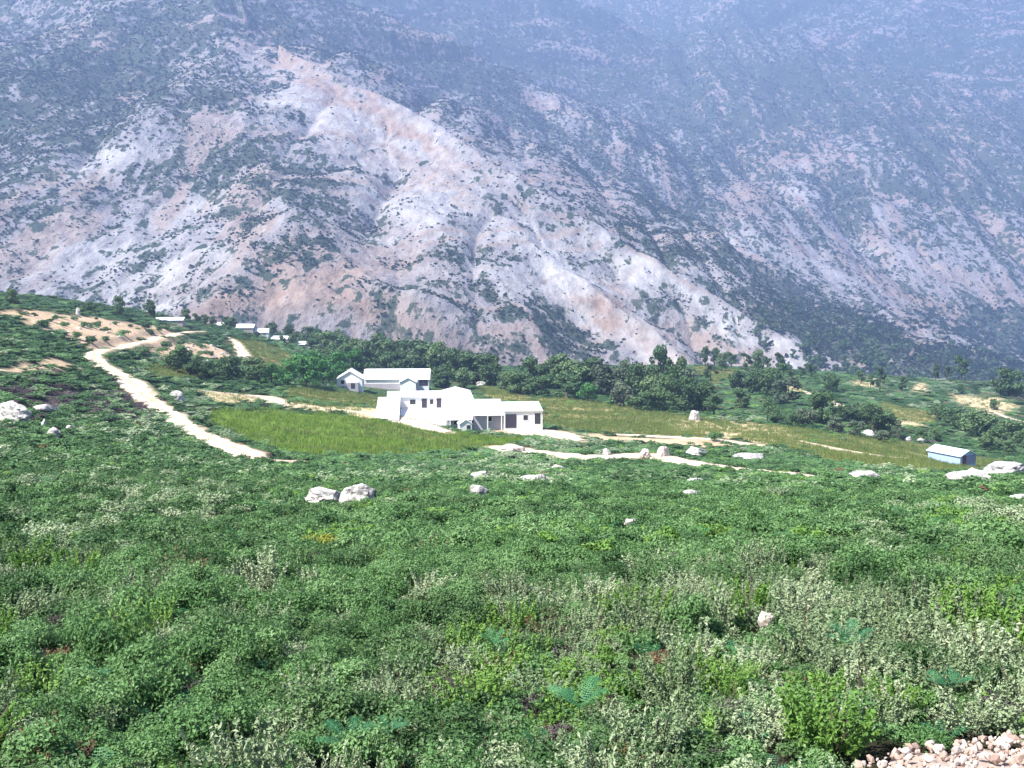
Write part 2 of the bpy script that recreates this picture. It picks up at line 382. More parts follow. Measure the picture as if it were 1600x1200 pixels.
# ground: its colour attribute says what grows where, the nodes add grain
def ground_mat():
    m, nd, lk, bs = new_mat('hillside_soil')
    tc = nd.new('ShaderNodeTexCoord'); at_ = nd.new('ShaderNodeAttribute'); at_.attribute_name = 'land'
    a = noise(nd, lk, tc.outputs['Object'], 0.9, 10, 0.72); b = noise(nd, lk, tc.outputs['Object'], 0.07, 5, 0.6)
    c = mixc(nd, lk, 1.0, at_.outputs['Color'], ramp_out(nd, lk, a.outputs[0], [(0.25, (0.45, 0.45, 0.45)), (0.5, (0.95, 0.95, 0.95)), (0.75, (1.5, 1.5, 1.45))]), 'MULTIPLY')
    c = mixc(nd, lk, 1.0, c, ramp_out(nd, lk, b.outputs[0], [(0.3, (0.75, 0.8, 0.75)), (0.7, (1.25, 1.2, 1.2))]), 'MULTIPLY')
    lk.new(c, bs.inputs['Base Color']); bs.inputs['Roughness'].default_value = 0.95; bs.inputs['Specular IOR Level'].default_value = 0.1
    bp = nd.new('ShaderNodeBump'); bp.inputs['Strength'].default_value = 0.8; bp.inputs['Distance'].default_value = 0.25
    lk.new(a.outputs[0], bp.inputs['Height']); lk.new(bp.outputs[0], bs.inputs['Normal'])
    return m
def ramp_out(nd, lk, v, stops):
    r = ramp(nd, stops); lk.new(v, r.inputs[0]); return r.outputs[0]
M['ground'] = ground_mat()
def track_mat():
    m, nd, lk, bs = new_mat('pale_dirt')
    tc = nd.new('ShaderNodeTexCoord')
    a = noise(nd, lk, tc.outputs['Object'], 1.4, 9, 0.7); b = noise(nd, lk, tc.outputs['Object'], 0.16, 4)
    c = ramp_out(nd, lk, a.outputs[0], [(0.28, (0.26, 0.20, 0.14)), (0.48, (0.50, 0.41, 0.31)), (0.72, (0.62, 0.54, 0.44))])
    c = mixc(nd, lk, mapr(nd, lk, b.outputs[0], 0.45, 0.75, 0, 0.6), c, (0.42, 0.31, 0.21))
    ac = nd.new('ShaderNodeAttribute'); ac.attribute_name = 'across'
    rut = ramp_out(nd, lk, ac.outputs['Fac'], [(0.0, (0.75, 0.75, 0.75)), (0.30, (0.1, 0.1, 0.1)), (0.55, (0.0, 0.0, 0.0)), (0.72, (0.1, 0.1, 0.1)), (1.0, (0.95, 0.95, 0.95))])
    e = noise(nd, lk, tc.outputs['Object'], 0.7, 6, 0.7)
    mu = nd.new('ShaderNodeMath'); mu.operation = 'MULTIPLY'; lk.new(rut, mu.inputs[0]); lk.new(mapr(nd, lk, e.outputs[0], 0.40, 0.60), mu.inputs[1])
    c = mixc(nd, lk, mu.outputs[0], c, (0.17, 0.16, 0.08))
    lk.new(c, bs.inputs['Base Color']); bs.inputs['Roughness'].default_value = 0.95; bs.inputs['Specular IOR Level'].default_value = 0.1
    return m
M['track'] = track_mat()

# ------------------------------------------------------------------ the hillside mesh
nr, nc = GX.shape
idx = np.arange(nr * nc).reshape(nr, nc)
faces = np.stack([idx[:-1, :-1], idx[:-1, 1:], idx[1:, 1:], idx[1:, :-1]], -1).reshape(-1, 4)
me = mesh_np('hillside', np.stack([GX, GY, GZ], -1).reshape(-1, 3), faces[:, ::-1].copy(), M['ground'])
cv = cover(GX, GY)
RR = np.hypot(GX, GY)
soil = np.array([0.034, 0.032, 0.020]); green = np.array([0.036, 0.072, 0.028])
lc = soil + (green - soil) * sstep(60, 200, RR)[..., None]
def lay(m, c): 
    global lc
    lc = lc * (1 - m[..., None]) + np.array(c) * m[..., None]
patch = fbm(GX / 9, GY / 9, 4, 31)
lay(sstep(0.60, 0.70, patch) * sstep(150, 220, RR) * 0.55, (0.17, 0.14, 0.075))
lay(cv['meadow'], (0.125, 0.195, 0.034))
lay(cv['dry'], (0.130, 0.155, 0.050))
lay(cv['dry'] * sstep(0.52, 0.66, fbm(GX / 16, GY / 6, 3, 77)), (0.32, 0.25, 0.12))
lay(cv['straw'], (0.50, 0.40, 0.24))
lay(cv['bank'], (0.46, 0.33, 0.22))
lay(cv['heather'] * 0.8, (0.06, 0.045, 0.045))
pd = path_dist(GX, GY)
lay(1 - sstep(-0.5, 1.2, pd + (fbm(GX, GY, 2, 4) - 0.5) * 1.6), (0.40, 0.31, 0.22))
color_attr(me, 'land', lc.reshape(-1, 3))
link('hillside', me, kind='structure')

for nm, Q, w in PW:
    tdir = np.gradient(Q, axis=0); tdir /= np.linalg.norm(tdir, axis=1)[:, None] + 1e-9
    nrm = np.stack([-tdir[:, 1], tdir[:, 0]], 1)
    k = 9; off = np.linspace(-0.5, 0.5, k)
    ww = w[:, None] * (0.78 + 0.62 * vnoise(np.arange(len(Q)) * 0.55, np.full(len(Q), hash(nm) % 1 + len(Q)), 3))[:, None]
    jit = (vnoise(np.arange(len(Q)) * 0.7, np.full(len(Q), 7.3), 8) - 0.5)[:, None] * 0.5
    X = Q[:, 0, None] + nrm[:, 0, None] * (off * ww + jit); Y = Q[:, 1, None] + nrm[:, 1, None] * (off * ww + jit)
    Z = ground(X, Y) + 0.10 - 0.22 * (np.abs(off) > 0.45) + (vnoise(X * 1.5, Y * 1.5, 2) - 0.5) * 0.08
    ii = np.arange(X.size).reshape(X.shape)
    fc = np.stack([ii[:-1, :-1], ii[:-1, 1:], ii[1:, 1:], ii[1:, :-1]], -1).reshape(-1, 4)
    me = mesh_np(nm, np.stack([X, Y, Z], -1).reshape(-1, 3), fc[:, ::-1].copy(), M['track'])
    color_attr(me, 'across', np.repeat(np.broadcast_to(np.abs(off)[None, :] * 2, X.shape).reshape(-1, 1), 3, 1) if nm == 'dirt_track' else np.full((X.size, 3), 0.55))
    link(nm, me, kind='structure')

# ------------------------------------------------------------------ the mountain across the gorge
RIDGES = [  # (points as pixel + distance, fall per metre toward the viewer, fall per metre away)
 ([(200, -190, 2250), (330, -60, 1950), (420, 55, 1700), (560, 145, 1500), (740, 238, 1320), (870, 325, 1210), (1000, 408, 1120), (1150, 488, 1030), (1300, 570, 930), (1370, 612, 870)], 0.62, 0.62),
 ([(330, -40, 1900), (350, 70, 1640), (380, 158, 1420), (375, 248, 1240), (430, 318, 1110), (490, 366, 1000), (492, 440, 890), (480, 510, 790)], 0.56, 0.56),
 ([(490, 366, 1000), (425, 440, 910), (330, 505, 800)], 0.45, 0.45),
 ([(490, 366, 1000), (610, 452, 880), (740, 530, 790)], 0.45, 0.45),
 ([(590, 215, 1430), (720, 335, 1210), (850, 425, 1050), (980, 510, 940), (1090, 580, 850)], 0.58, 0.62),
 ([(540, 290, 1270), (660, 395, 1080), (760, 475, 940), (850, 570, 830)], 0.56, 0.60),
 ([(200, -190, 2250), (200, 0, 1800), (240, 140, 1470), (190, 255, 1250), (80, 375, 1060), (-60, 460, 900)], 0.46, 0.46),
 ([(380, 160, 1410), (270, 280, 1220), (210, 390, 1040), (190, 480, 880)], 0.46, 0.46),
 ([(-180, -80, 1800), (-60, 60, 1500), (-100, 200, 1250), (-250, 330, 1050)], 0.5, 0.5),
 ([(1560, -80, 4290), (1340, 60, 3575), (1310, 158, 3146), (1200, 250, 2821), (1105, 335, 2548)], 0.56, 0.6),
 ([(1310, 158, 3146), (1450, 245, 2834), (1620, 345, 2509), (1800, 430, 2236)], 0.52, 0.6),
 ([(1260, 210, 2964), (1270, 310, 2600), (1330, 390, 2327), (1420, 460, 2106), (1540, 530, 1885)], 0.48, 0.5),
 ([(700, -160, 4290), (880, 60, 3510), (960, 190, 3055), (1040, 275, 2756)], 0.55, 0.6),
 ([(1260, -180, 4550), (1130, 0, 3835), (1150, 120, 3380)], 0.55, 0.6),
 ([(1750, -80, 3900), (1650, 140, 3185), (1700, 260, 2795)], 0.6, 0.6),
 ([(1330, 390, 2327), (1200, 440, 2145), (1150, 470, 1976)], 0.5, 0.5),
 ([(620, -150, 3510), (560, -10, 2925), (640, 100, 2535), (760, 165, 2288)], 0.55, 0.65),
]
RD = [(np.array([at(*p) for p in pts]), s0, s1) for pts, s0, s1 in RIDGES]
def mountain(X, Y):
    sh = X.shape; X = X.ravel(); Y = Y.ravel()
    wx = X + (fbm(X / 180, Y / 180, 3, 41) - 0.5) * 55; wy = Y + (fbm(X / 180, Y / 180, 3, 57) - 0.5) * 55
    best = np.full(len(X), -1e9); bs = np.zeros(len(X)); bd = np.zeros(len(X)); acc = np.zeros(len(X))
    cands = []
    s0 = 0.0
    for P, sl0, sl1 in RD:
        zb = np.full(len(X), -1e9); sb = np.zeros(len(X)); db = np.zeros(len(X)); s_acc = s0
        for a, b in zip(P[:-1], P[1:]):
            ab = b[:2] - a[:2]; L = np.linalg.norm(ab)
            t = np.clip(((wx - a[0]) * ab[0] + (wy - a[1]) * ab[1]) / (L * L), 0, 1)
            d = np.hypot(wx - a[0] - t * ab[0], wy - a[1] - t * ab[1])
            side = (wx - a[0]) * ab[1] - (wy - a[1]) * ab[0]      # which side of the ridge line
            away = sstep(-0.15, 0.15, -side * (1 if ab[0] > 0 else -1) / (L * (d + 20)))
            sl = sl0 + (sl1 - sl0) * away
            z = a[2] + t * (b[2] - a[2]) - sl * d * (1 - 0.12 * np.clip(d / 500, 0, 1))
            m = z > zb
            zb[m] = z[m]; sb[m] = (s_acc + t * L)[m]; db[m] = d[m]
            s_acc += L
        s0 = s_acc + 531.7
        g1 = np.abs(vnoise(sb / 85 + X / 150, db / 420, 11) * 2 - 1); g2 = np.abs(vnoise(sb / 27 + X / 50, db / 160, 13) * 2 - 1); gr = np.clip(db / 120, 0, 1)
        zb = zb - (1 - g1) ** 2 * 34 * gr - (1 - g2) ** 2 * 13 * gr
        cands.append((zb, sb, db))
        m = zb > best
        best[m] = zb[m]; bs[m] = sb[m]; bd[m] = db[m]
    ramp_z = -175 + np.clip(Y - 2350, 0, None) * 0.64 - np.clip(X - 0, 0, None) * 0.03
    m = ramp_z > best
    bs[m] = X[m]; bd[m] = (4000 - Y[m]); best = np.maximum(best, ramp_z)
    k = 20.0
    acc = np.exp((ramp_z - best) / k)
    for zb, sb, db in cands: acc += np.exp((zb - best) / k)
    z = best + k * np.log(acc)
    # gullies run down from the ridges
    g1 = np.abs(vnoise(bs / 85 + X / 150, bd / 420, 11) * 2 - 1); g2 = np.abs(vnoise(bs / 27 + X / 50, bd / 160, 13) * 2 - 1)
    gr = np.clip(bd / 120, 0, 1)
    z = z + (fbm(X / 60, Y / 60, 5, 21) - 0.5) * 10 + (fbm(X / 11, Y / 11, 3, 23) - 0.5) * 4.5
    z = z - np.clip(840 - np.hypot(X, Y), 0, None) * 0.75
    return z.reshape(sh), bs.reshape(sh), bd.reshape(sh), ((1 - g1) ** 2 * gr).reshape(sh)
mth = np.concatenate([np.linspace(-0.9, -0.51, 40)[:-1], np.linspace(-0.51, 0.51, 680), np.linspace(0.51, 0.9, 40)[1:]])
mr = np.exp(np.linspace(math.log(620), math.log(5600), 580))
MT, MR = np.meshgrid(mth, mr)
MX = MR * np.tan(MT); MY = MR.copy()
MZ, MS, MD, MG = mountain(MX, MY)

def mnt(X, Y):
    th = np.clip(np.arctan2(X, Y), mth[0], mth[-1] - 1e-6)
    i = np.clip(np.searchsorted(mth, th, side='right') - 1, 0, len(mth) - 2); fi = (th - mth[i]) / (mth[i + 1] - mth[i])
    j = (np.log(np.clip(Y, 621, 5590)) - np.log(mr[0])) / (np.log(mr[1]) - np.log(mr[0])); jj = np.clip(j.astype(int), 0, len(mr) - 2); fj = j - jj
    return i, fi, jj, fj
def mfield(Fd, X, Y):
    i, fi, j, fj = mnt(X, Y)
    return (Fd[j, i] * (1 - fi) + Fd[j, i + 1] * fi) * (1 - fj) + (Fd[j + 1, i] * (1 - fi) + Fd[j + 1, i + 1] * fi) * fj
MYS = np.linspace(625, 5550, 2400)
def mhit(px, py):
    d = ray(px, py); g = mfield(MZ, d[0] * MYS, MYS)
    b = d[2] * MYS <= g
    k = np.argmax(b) if b.any() else len(MYS) - 1
    return np.array([d[0] * MYS[k], MYS[k], g[k]])
# patches on the slopes: centre pixel, half widths in metres across / up, strength
wX = MX + (fbm(MX / 45, MY / 45, 4, 61) - 0.5) * 90; wZ = MZ + (fbm(MX / 30, MY / 30, 4, 67) - 0.5) * 55
wY = MY + (fbm(MX / 45, MY / 45, 4, 71) - 0.5) * 120
def blob(px, py, rx, rz, ang=0.0, ry=260):
    c = mhit(px, py); dx = wX - c[0]; dz = wZ - c[2]
    a = R(ang); u = dx * math.cos(a) + dz * math.sin(a); v = -dx * math.sin(a) + dz * math.cos(a)
    q = (u / rx) ** 2 + (v / rz) ** 2 + ((wY - c[1]) / ry) ** 2
    return np.exp(-q * 0.9)
def blobs(lst):
    m = np.zeros(MX.shape)
    for b in lst: m = np.maximum(m, blob(*b[:5]) * (b[5] if len(b) > 5 else 1))
    return m
bare = blobs([(1160, 385, 60, 26, 20, 0.7), (1300, 430, 60, 20, -25, 0.6), (1250, 260, 60, 14, 20, 0.6), (850, 410, 60, 26, -25), (900, 460, 70, 22, -28), (980, 520, 80, 20, -25), (700, 300, 50, 24, -30), (690, 240, 90, 14, -30), (1060, 540, 60, 16, -25),
              (640, 330, 46, 26, -40), (190, 250, 40, 22, 20), (270, 430, 60, 24, 40), (540, 190, 110, 22, -30), (640, 200, 90, 18, -28), (440, 100, 120, 20, -35), (1180, 540, 80, 14, -25),
              (1250, 300, 60, 26, 20, 0.8), (1110, 420, 60, 30, -20, 0.6), (1380, 400, 60, 24, -20, 0.6), (870, 160, 60, 20, -30, 0.9), (1000, 430, 70, 14, -33, 0.9), (170, 400, 60, 25, 30, 0.6), (40, 410, 70, 30, 30, 0.6),
              (330, 320, 50, 22, 40, 0.7), (550, 430, 40, 30, -40, 0.5), (590, 260, 60, 22, -40, 0.7)])
brown = blobs([(1330, 165, 60, 14, 10, 0.8), (1160, 330, 70, 16, 25, 0.7), (1400, 310, 90, 16, -25, 0.7), (1000, 350, 60, 8, -35, 0.6), (700, 290, 60, 10, -35, 0.7), (560, 230, 60, 10, -38, 0.6), (470, 450, 75, 34, 20), (560, 480, 60, 24, -25), (380, 480, 60, 18, 30), (960, 490, 26, 16, -30), (540, 150, 120, 18, -33), (640, 210, 90, 14, -30), (440, 90, 90, 20, -38),
               (1180, 300, 110, 34, 22, 0.9), (1260, 200, 110, 20, 15, 0.7), (1440, 470, 120, 26, -25, 0.8), (740, 540, 90, 14, -12, 0.6), (1100, 560, 110, 14, -20, 0.7), (860, 165, 80, 16, -20, 0.8),
              (1220, 250, 120, 22, 20, 0.8), (1500, 440, 90, 20, -30, 0.6), (960, 330, 60, 20, -32, 0.5), (880, 270, 60, 14, -32, 0.5)])
veg = blobs([(880, 215, 60, 12, -35, 0.9), (980, 285, 60, 12, -35, 0.9), (1080, 345, 50, 12, -35, 1.0), (1180, 420, 70, 14, -35, 1.1), (1280, 480, 80, 16, -30, 1.1), (760, 130, 120, 20, -30, 0.6), (1000, 370, 46, 14, -42, 1.2), (830, 490, 40, 9, -24, 1.2), (1040, 330, 160, 16, -33, 0.6), (1150, 430, 170, 22, -33, 0.9), (1270, 510, 120, 26, -30, 1.2), (1420, 550, 190, 34, -10, 1.3), (1600, 530, 140, 50, 0, 1.2), (350, 140, 110, 30, 40, 0.6), (490, 375, 22, 12, 0, 1.2),
             (330, 40, 200, 60, 0, 0.8), (60, 110, 160, 90, 0, 0.9), (420, 290, 60, 20, -30, 0.7), (620, 490, 70, 22, -30, 0.7), (380, 250, 40, 30, 0, 0.6)])
fine = fbm(MX / 26, (MY + MZ) / 72, 4, 81)
streak = fbm(MS / 22 + MX / 26, MD / 100, 4, 83)
right_of_spur = sstep(-40, 60, MX + 180 + (MY - 1000) * 0.53) * (1 - sstep(1450, 1700, MY))
streak = streak * (1 - right_of_spur) + fbm(MS / 130, MD / 19, 4, 85) * right_of_spur      # ledges run along the spurs there
far = sstep(1700, 2700, MY)
vd = 0.33 + 0.95 * (streak - 0.5) + 0.35 * (fine - 0.5) + 0.26 * MG + 0.66 * veg - 0.46 * bare - 0.40 * brown + 0.30 * far + 0.12 * sstep(100, 420, MZ)
tan = sstep(0.60, 0.72, fbm(MS / 240, MD / 15, 3, 201)) * right_of_spur + sstep(0.60, 0.72, fbm(MS / 24 + MX / 40, MD / 190, 3, 203)) * (1 - right_of_spur)
brown = np.maximum(brown, 0.55 * tan)
vd = vd - 0.18 * tan + 0.05
fields = np.stack([np.clip(vd, -0.5, 1), np.clip(bare + 0.55 * (fbm(MX / 25, MZ / 16, 3, 91) - 0.45), 0, 1), np.clip(brown * 1.15, 0, 1)], -1)
def mountain_mat():
    m, nd, lk, bs = new_mat('mountain_slope')
    tc = nd.new('ShaderNodeTexCoord'); at_ = nd.new('ShaderNodeAttribute'); at_.attribute_name = 'slope'
    sx = nd.new('ShaderNodeSeparateColor'); lk.new(at_.outputs['Color'], sx.inputs[0])
    fl = nd.new('ShaderNodeAttribute'); fl.attribute_name = 'flow'
    mp = nd.new('ShaderNodeMapping'); mp.inputs['Scale'].default_value = (0.11, 0.035, 1); lk.new(fl.outputs['Vector'], mp.inputs[0])
    mo = nd.new('ShaderNodeMapping'); mo.inputs['Scale'].default_value = (1.0, 0.40, 0.9); lk.new(tc.outputs['Object'], mo.inputs[0])
    a = noise(nd, lk, mo.outputs[0], 0.095, 9, 0.66)
    s = noise(nd, lk, mp.outputs[0], 1.0, 5, 0.6)
    b = noise(nd, lk, tc.outputs['Object'], 0.02, 6, 0.6)
    rockc = ramp_out(nd, lk, a.outputs[0], [(0.30, (0.17, 0.157, 0.162)), (0.5, (0.29, 0.267, 0.272)), (0.68, (0.42, 0.40, 0.40))])
    pale = ramp_out(nd, lk, a.outputs[0], [(0.30, (0.30, 0.28, 0.265)), (0.5, (0.45, 0.425, 0.405)), (0.68, (0.57, 0.55, 0.53))])
    brn = ramp_out(nd, lk, a.outputs[0], [(0.30, (0.21, 0.145, 0.11)), (0.5, (0.345, 0.25, 0.20)), (0.7, (0.45, 0.36, 0.30))])
    c = mixc(nd, lk, sx.outputs[1], rockc, pale)
    c = mixc(nd, lk, sx.outputs[2], c, brn)
    # low growth: herbs and dry grass between the bushes
    v = nd.new('ShaderNodeMath'); v.operation = 'ADD'; lk.new(sx.outputs[0], v.inputs[0])
    m1 = nd.new('ShaderNodeMath'); m1.operation = 'MULTIPLY_ADD'; lk.new(a.outputs[0], m1.inputs[0]); m1.inputs[1].default_value = 4.0; m1.inputs[2].default_value = -3.09
    m2 = nd.new('ShaderNodeMath'); m2.operation = 'MULTIPLY_ADD'; lk.new(s.outputs[0], m2.inputs[0]); m2.inputs[1].default_value = 2.1; lk.new(m1.outputs[0], m2.inputs[2])
    lk.new(m2.outputs[0], v.inputs[1])
    vegc = ramp_out(nd, lk, b.outputs[0], [(0.3, (0.040, 0.062, 0.038)), (0.55, (0.065, 0.080, 0.052)), (0.75, (0.100, 0.095, 0.072))])
    c = mixc(nd, lk, mapr(nd, lk, v.outputs[0], 0.34, 0.60), c, vegc)
    lk.new(c, bs.inputs['Base Color']); bs.inputs['Roughness'].default_value = 0.95; bs.inputs['Specular IOR Level'].default_value = 0.1
    bp = nd.new('ShaderNodeBump'); bp.inputs['Strength'].default_value = 0.9; bp.inputs['Distance'].default_value = 6.0
    lk.new(a.outputs[0], bp.inputs['Height']); lk.new(bp.outputs[0], bs.inputs['Normal'])
    return m
nr, nc = MX.shape
idx = np.arange(nr * nc).reshape(nr, nc)
faces = np.stack([idx[:-1, :-1], idx[1:, :-1], idx[1:, 1:], idx[:-1, 1:]], -1).reshape(-1, 4)
me = mesh_np('mountain', np.stack([MX, MY, MZ], -1).reshape(-1, 3), faces[:, ::-1].copy(), mountain_mat())
color_attr(me, 'slope', fields.reshape(-1, 3))
fa = me.attributes.new('flow', 'FLOAT_VECTOR', 'POINT')
fa.data.foreach_set('vector', np.stack([MS + 0.8 * MX, MD, np.zeros_like(MS)], -1).astype(np.float32).ravel())
link('mountain', me, kind='structure')

# ------------------------------------------------------------------ plants: leaves as small folded faces
def leaf_cloud(pos, nrm, size, aspect=0.55, tilt=0.7, seed=0):
    """one diamond-shaped leaf (two triangles, folded along its rib) per position"""
    g = np.random.default_rng(seed); k = len(pos)
    nv = nrm + g.normal(0, tilt, (k, 3)); nv /= np.linalg.norm(nv, axis=1)[:, None] + 1e-9
    t = np.cross(nv, g.normal(0, 1, (k, 3))); t /= np.linalg.norm(t, axis=1)[:, None] + 1e-9
    b = np.cross(nv, t)
    sz = size * g.uniform(0.6, 1.35, k)[:, None]
    v = np.stack([pos - t * sz * 0.5, pos + b * sz * aspect * 0.5 + nv * sz * 0.10, pos + t * sz * 0.5, pos - b * sz * aspect * 0.5 + nv * sz * 0.10], 1).reshape(-1, 3)
    i = np.arange(k)[:, None] * 4
    f = np.concatenate([i + np.array([[0, 1, 2]]), i + np.array([[0, 2, 3]])], 0)
    return v, f
def sticks(segs, rad, sides=3):
    V = []; Fc = []
    for a, b, r0, r1 in segs:
        a = np.array(a); b = np.array(b); d = b - a; L = np.linalg.norm(d); d = d / (L + 1e-9)
        u = np.cross(d, [0.3, 0.9, 0.2]); u /= np.linalg.norm(u) + 1e-9; w = np.cross(d, u); o = len(V)
        for c, r in ((a, r0), (b, r1)):
            for q in range(sides):
                an = 2 * math.pi * q / sides; V.append(c + (u * math.cos(an) + w * math.sin(an)) * r * rad)
        for q in range(sides):
            p = (q + 1) % sides; Fc.append((o + q, o + p, o + sides + p)); Fc.append((o + q, o + sides + p, o + sides + q))
    return np.array(V), np.array(Fc)
def bush_points(k, seed, lobes=9, flat=0.8, spread=0.62):
    """leaf positions on and in a heap of small irregular lobes, unit radius"""
    g = np.random.default_rng(seed)
    L = []
    for i in range(lobes):
        an = g.uniform(0, 2 * math.pi); r = spread * math.sqrt(g.uniform(0, 1))
        L.append((r * math.cos(an), r * math.sin(an), flat * (0.22 + 0.70 * g.uniform(0, 1) * (1 - 0.45 * r)), g.uniform(0.17, 0.42)))
    L = np.array(L)
    w = L[:, 3] ** 2; ch = g.choice(lobes, k, p=w / w.sum())
    d = g.normal(0, 1, (k, 3)); d /= np.linalg.norm(d, axis=1)[:, None]
    d[:, 2] = np.where(d[:, 2] < -0.35, -d[:, 2], d[:, 2])
    rr = L[ch, 3] * np.clip(1 - g.normal(0.12, 0.26, k), 0.15, 1.45)
    p = L[ch, :3] + d * rr[:, None] * np.array([1, 1, 0.85])
    p[:, 2] = np.maximum(p[:, 2], 0.02)
    return p, d + np.array([0, 0, 0.5])
PROTO = bpy.data.collections.new('plant_stock')   # never linked: stock for the ground cover
def proto(name, v, f, mat, v2=None, f2=None, mat2=None):
    if v2 is not None:
        f = np.concatenate([f, f2 + len(v)]); nl = len(f) - len(f2); v = np.concatenate([v, v2])
    me = mesh_np(name, v, f, mat, False)
    if v2 is not None:
        me.materials.append(mat2)
        mi = np.zeros(len(f), np.int32); mi[nl:] = 1; me.polygons.foreach_set('material_index', mi)
    o = bpy.data.objects.new(name, me); PROTO.objects.link(o)
    return o
NAMES = []
def twig_set(seed, nst=9, h=0.75):
    g = np.random.default_rng(seed); segs = []
    for i in range(nst):
        an = g.uniform(0, 6.28); r = g.uniform(0.1, 0.6)
        segs.append(((0.1 * math.cos(an), 0.1 * math.sin(an), 0), (r * math.cos(an), r * math.sin(an), h * g.uniform(0.5, 1)), 1.0, 0.5))
    return sticks(segs, 0.018)
def add_bush(kind, mat, seed, k, size, lobes, flat, aspect=0.55, tilt=0.7, twigs=True):
    p, nv = bush_points(k, seed, lobes, flat); v, f = leaf_cloud(p, nv, size, aspect, tilt, seed)
    nm = 'plant_%03d' % len(NAMES); NAMES.append(kind)
    if twigs:
        v2, f2 = twig_set(seed); proto(nm, v, f, mat, v2, f2, M['bark'])
    else: proto(nm, v, f, mat)
def spray_points(k, seed, stems, h=1.0, spread=0.8):
    """leaves along upright, outward leaning shoots"""
    g = np.random.default_rng(seed); P = []; N = []
    per = k // stems
    for i in range(stems):
        an = g.uniform(0, 6.28); r0 = 0.45 * math.sqrt(g.uniform()); r1 = r0 + spread * g.uniform(0.1, 0.6); hh = h * g.uniform(0.55, 1.1) * (1 - 0.25 * r0)
        t = np.sort(g.uniform(0.25, 1, per)); rr = r0 + (r1 - r0) * t ** 1.5
        an2 = an + g.normal(0, 0.25) * t
        c = np.stack([rr * np.cos(an2), rr * np.sin(an2), hh * t], 1)
        d = g.normal(0, 1, (per, 3)); d /= np.linalg.norm(d, axis=1)[:, None]
        P.append(c + d * 0.07 * (1.25 - t)[:, None]); N.append(d + np.array([0, 0, 0.6]))
    return np.concatenate(P), np.concatenate(N)
def add_spray(kind, mat, seed, k, size, stems, aspect=0.45):
    p, nv = spray_points(k, seed, stems); v, f = leaf_cloud(p, nv, size, aspect, 0.6, seed)
    v2, f2 = twig_set(seed, 7, 0.9)
    nm = 'plant_%03d' % len(NAMES); NAMES.append(kind); proto(nm, v, f, mat, v2, f2, M['bark'])
def frond_mesh(seed, pairs=16, length=1.0):
    """one fern frond: a bent rib with tapering, toothed side leaflets"""
    g = np.random.default_rng(seed); V = []; Fc = []
    arch = g.uniform(0.5, 0.9)
    def rib(t): return np.array([length * (t * 0.85), 0.0, length * (1.0 * t - arch * 0.62 * t * t)])
    for i in range(pairs):
        t = 0.18 + 0.8 * i / pairs; c = rib(t); tn = rib(t + 0.02) - c; tn /= np.linalg.norm(tn)
        wl_ = length * 0.27 * math.sin(math.pi * (0.12 + 0.86 * (1 - t))) ** 0.8 * (1 if t > 0.25 else 0.8)
        for s in (-1, 1):
            side = np.array([0, s, 0.0]) + tn * 0.35 + np.array([0, 0, -0.15]); side /= np.linalg.norm(side)
            for q in range(4):       # leaflets of the side branch
                a0 = c + side * wl_ * q / 4; a1 = c + side * wl_ * (q + 1.15) / 4; ww = length * 0.026 * (1 - q / 5)
                o = len(V); V += [a0, (a0 + a1) / 2 + tn * ww, a1, (a0 + a1) / 2 - tn * ww]; Fc += [(o, o + 1, o + 2), (o, o + 2, o + 3)]
    v2, f2 = sticks([(rib(t / 6), rib((t + 1) / 6), 1 - t / 8, 1 - (t + 1) / 8) for t in range(6)], 0.010 * length)
    V = np.array(V); return np.concatenate([V, v2]), np.concatenate([np.array(Fc), f2 + len(V)])
def add_fern(kind, mat, seed, fr):
    g = np.random.default_rng(seed); V = []; Fc = []; o = 0
    for i in range(fr):
        v, f = frond_mesh(seed * 31 + i, 9); an = 6.28 * i / fr + g.uniform(-0.3, 0.3); s = g.uniform(0.7, 1.05)
        Rm = np.array([[math.cos(an), -math.sin(an), 0], [math.sin(an), math.cos(an), 0], [0, 0, 1]])
        V.append((v * s) @ Rm.T); Fc.append(f + o); o += len(v)
    NAMES.append(kind); proto('plant_%03d' % (len(NAMES) - 1), np.concatenate(V), np.concatenate(Fc), mat)
# near stock (small leaves), middle stock, far stock
for s in range(3): add_bush('oak0', M['oak'], 10 + s, 2600, 0.085, 11, 0.85)
for s in range(3): add_bush('mid0', M['mid'], 20 + s, 2400, 0.085, 10, 0.85)
for s in range(3): add_spray('pale0', M['pale'], 30 + s, 2200, 0.085, 44)
for s in range(2): add_spray('bright0', M['bright'], 40 + s, 1800, 0.10, 30)
for s in range(2): add_fern('fern0', M['fern'], 50 + s, 8)
add_spray('dead0', M['dead'], 60, 900, 0.075, 26); add_bush('heather0', M['heather'], 64, 1800, 0.06, 9, 0.7)
for s in range(3): add_bush('oak1', M['oak'], 110 + s, 950, 0.135, 10, 0.85, twigs=False)
for s in range(3): add_bush('mid1', M['mid'], 120 + s, 900, 0.135, 9, 0.85, twigs=False)
for s in range(2): add_bush('pale1', M['pale'], 130 + s, 900, 0.13, 9, 0.9, twigs=False)
for s in range(2): add_bush('bright1', M['bright'], 140 + s, 800, 0.14, 8, 0.8, twigs=False)
add_fern('fern1', M['fern'], 150, 7); add_bush('dead1', M['dead'], 160, 450, 0.12, 7, 0.7, twigs=False); add_bush('heather1', M['heather'], 164, 800, 0.12, 9, 0.6, twigs=False)
for s in range(3): add_bush('oak2', M['oak'], 210 + s, 330, 0.23, 8, 0.8, 0.7, twigs=False)
for s in range(3): add_bush('mid2', M['mid'], 220 + s, 320, 0.23, 8, 0.8, 0.7, twigs=False)
add_bush('pale2', M['pale'], 230, 300, 0.22, 8, 0.8, 0.7, twigs=False); add_bush('bright2', M['bright'], 240, 300, 0.23, 8, 0.7, 0.7, twigs=False)
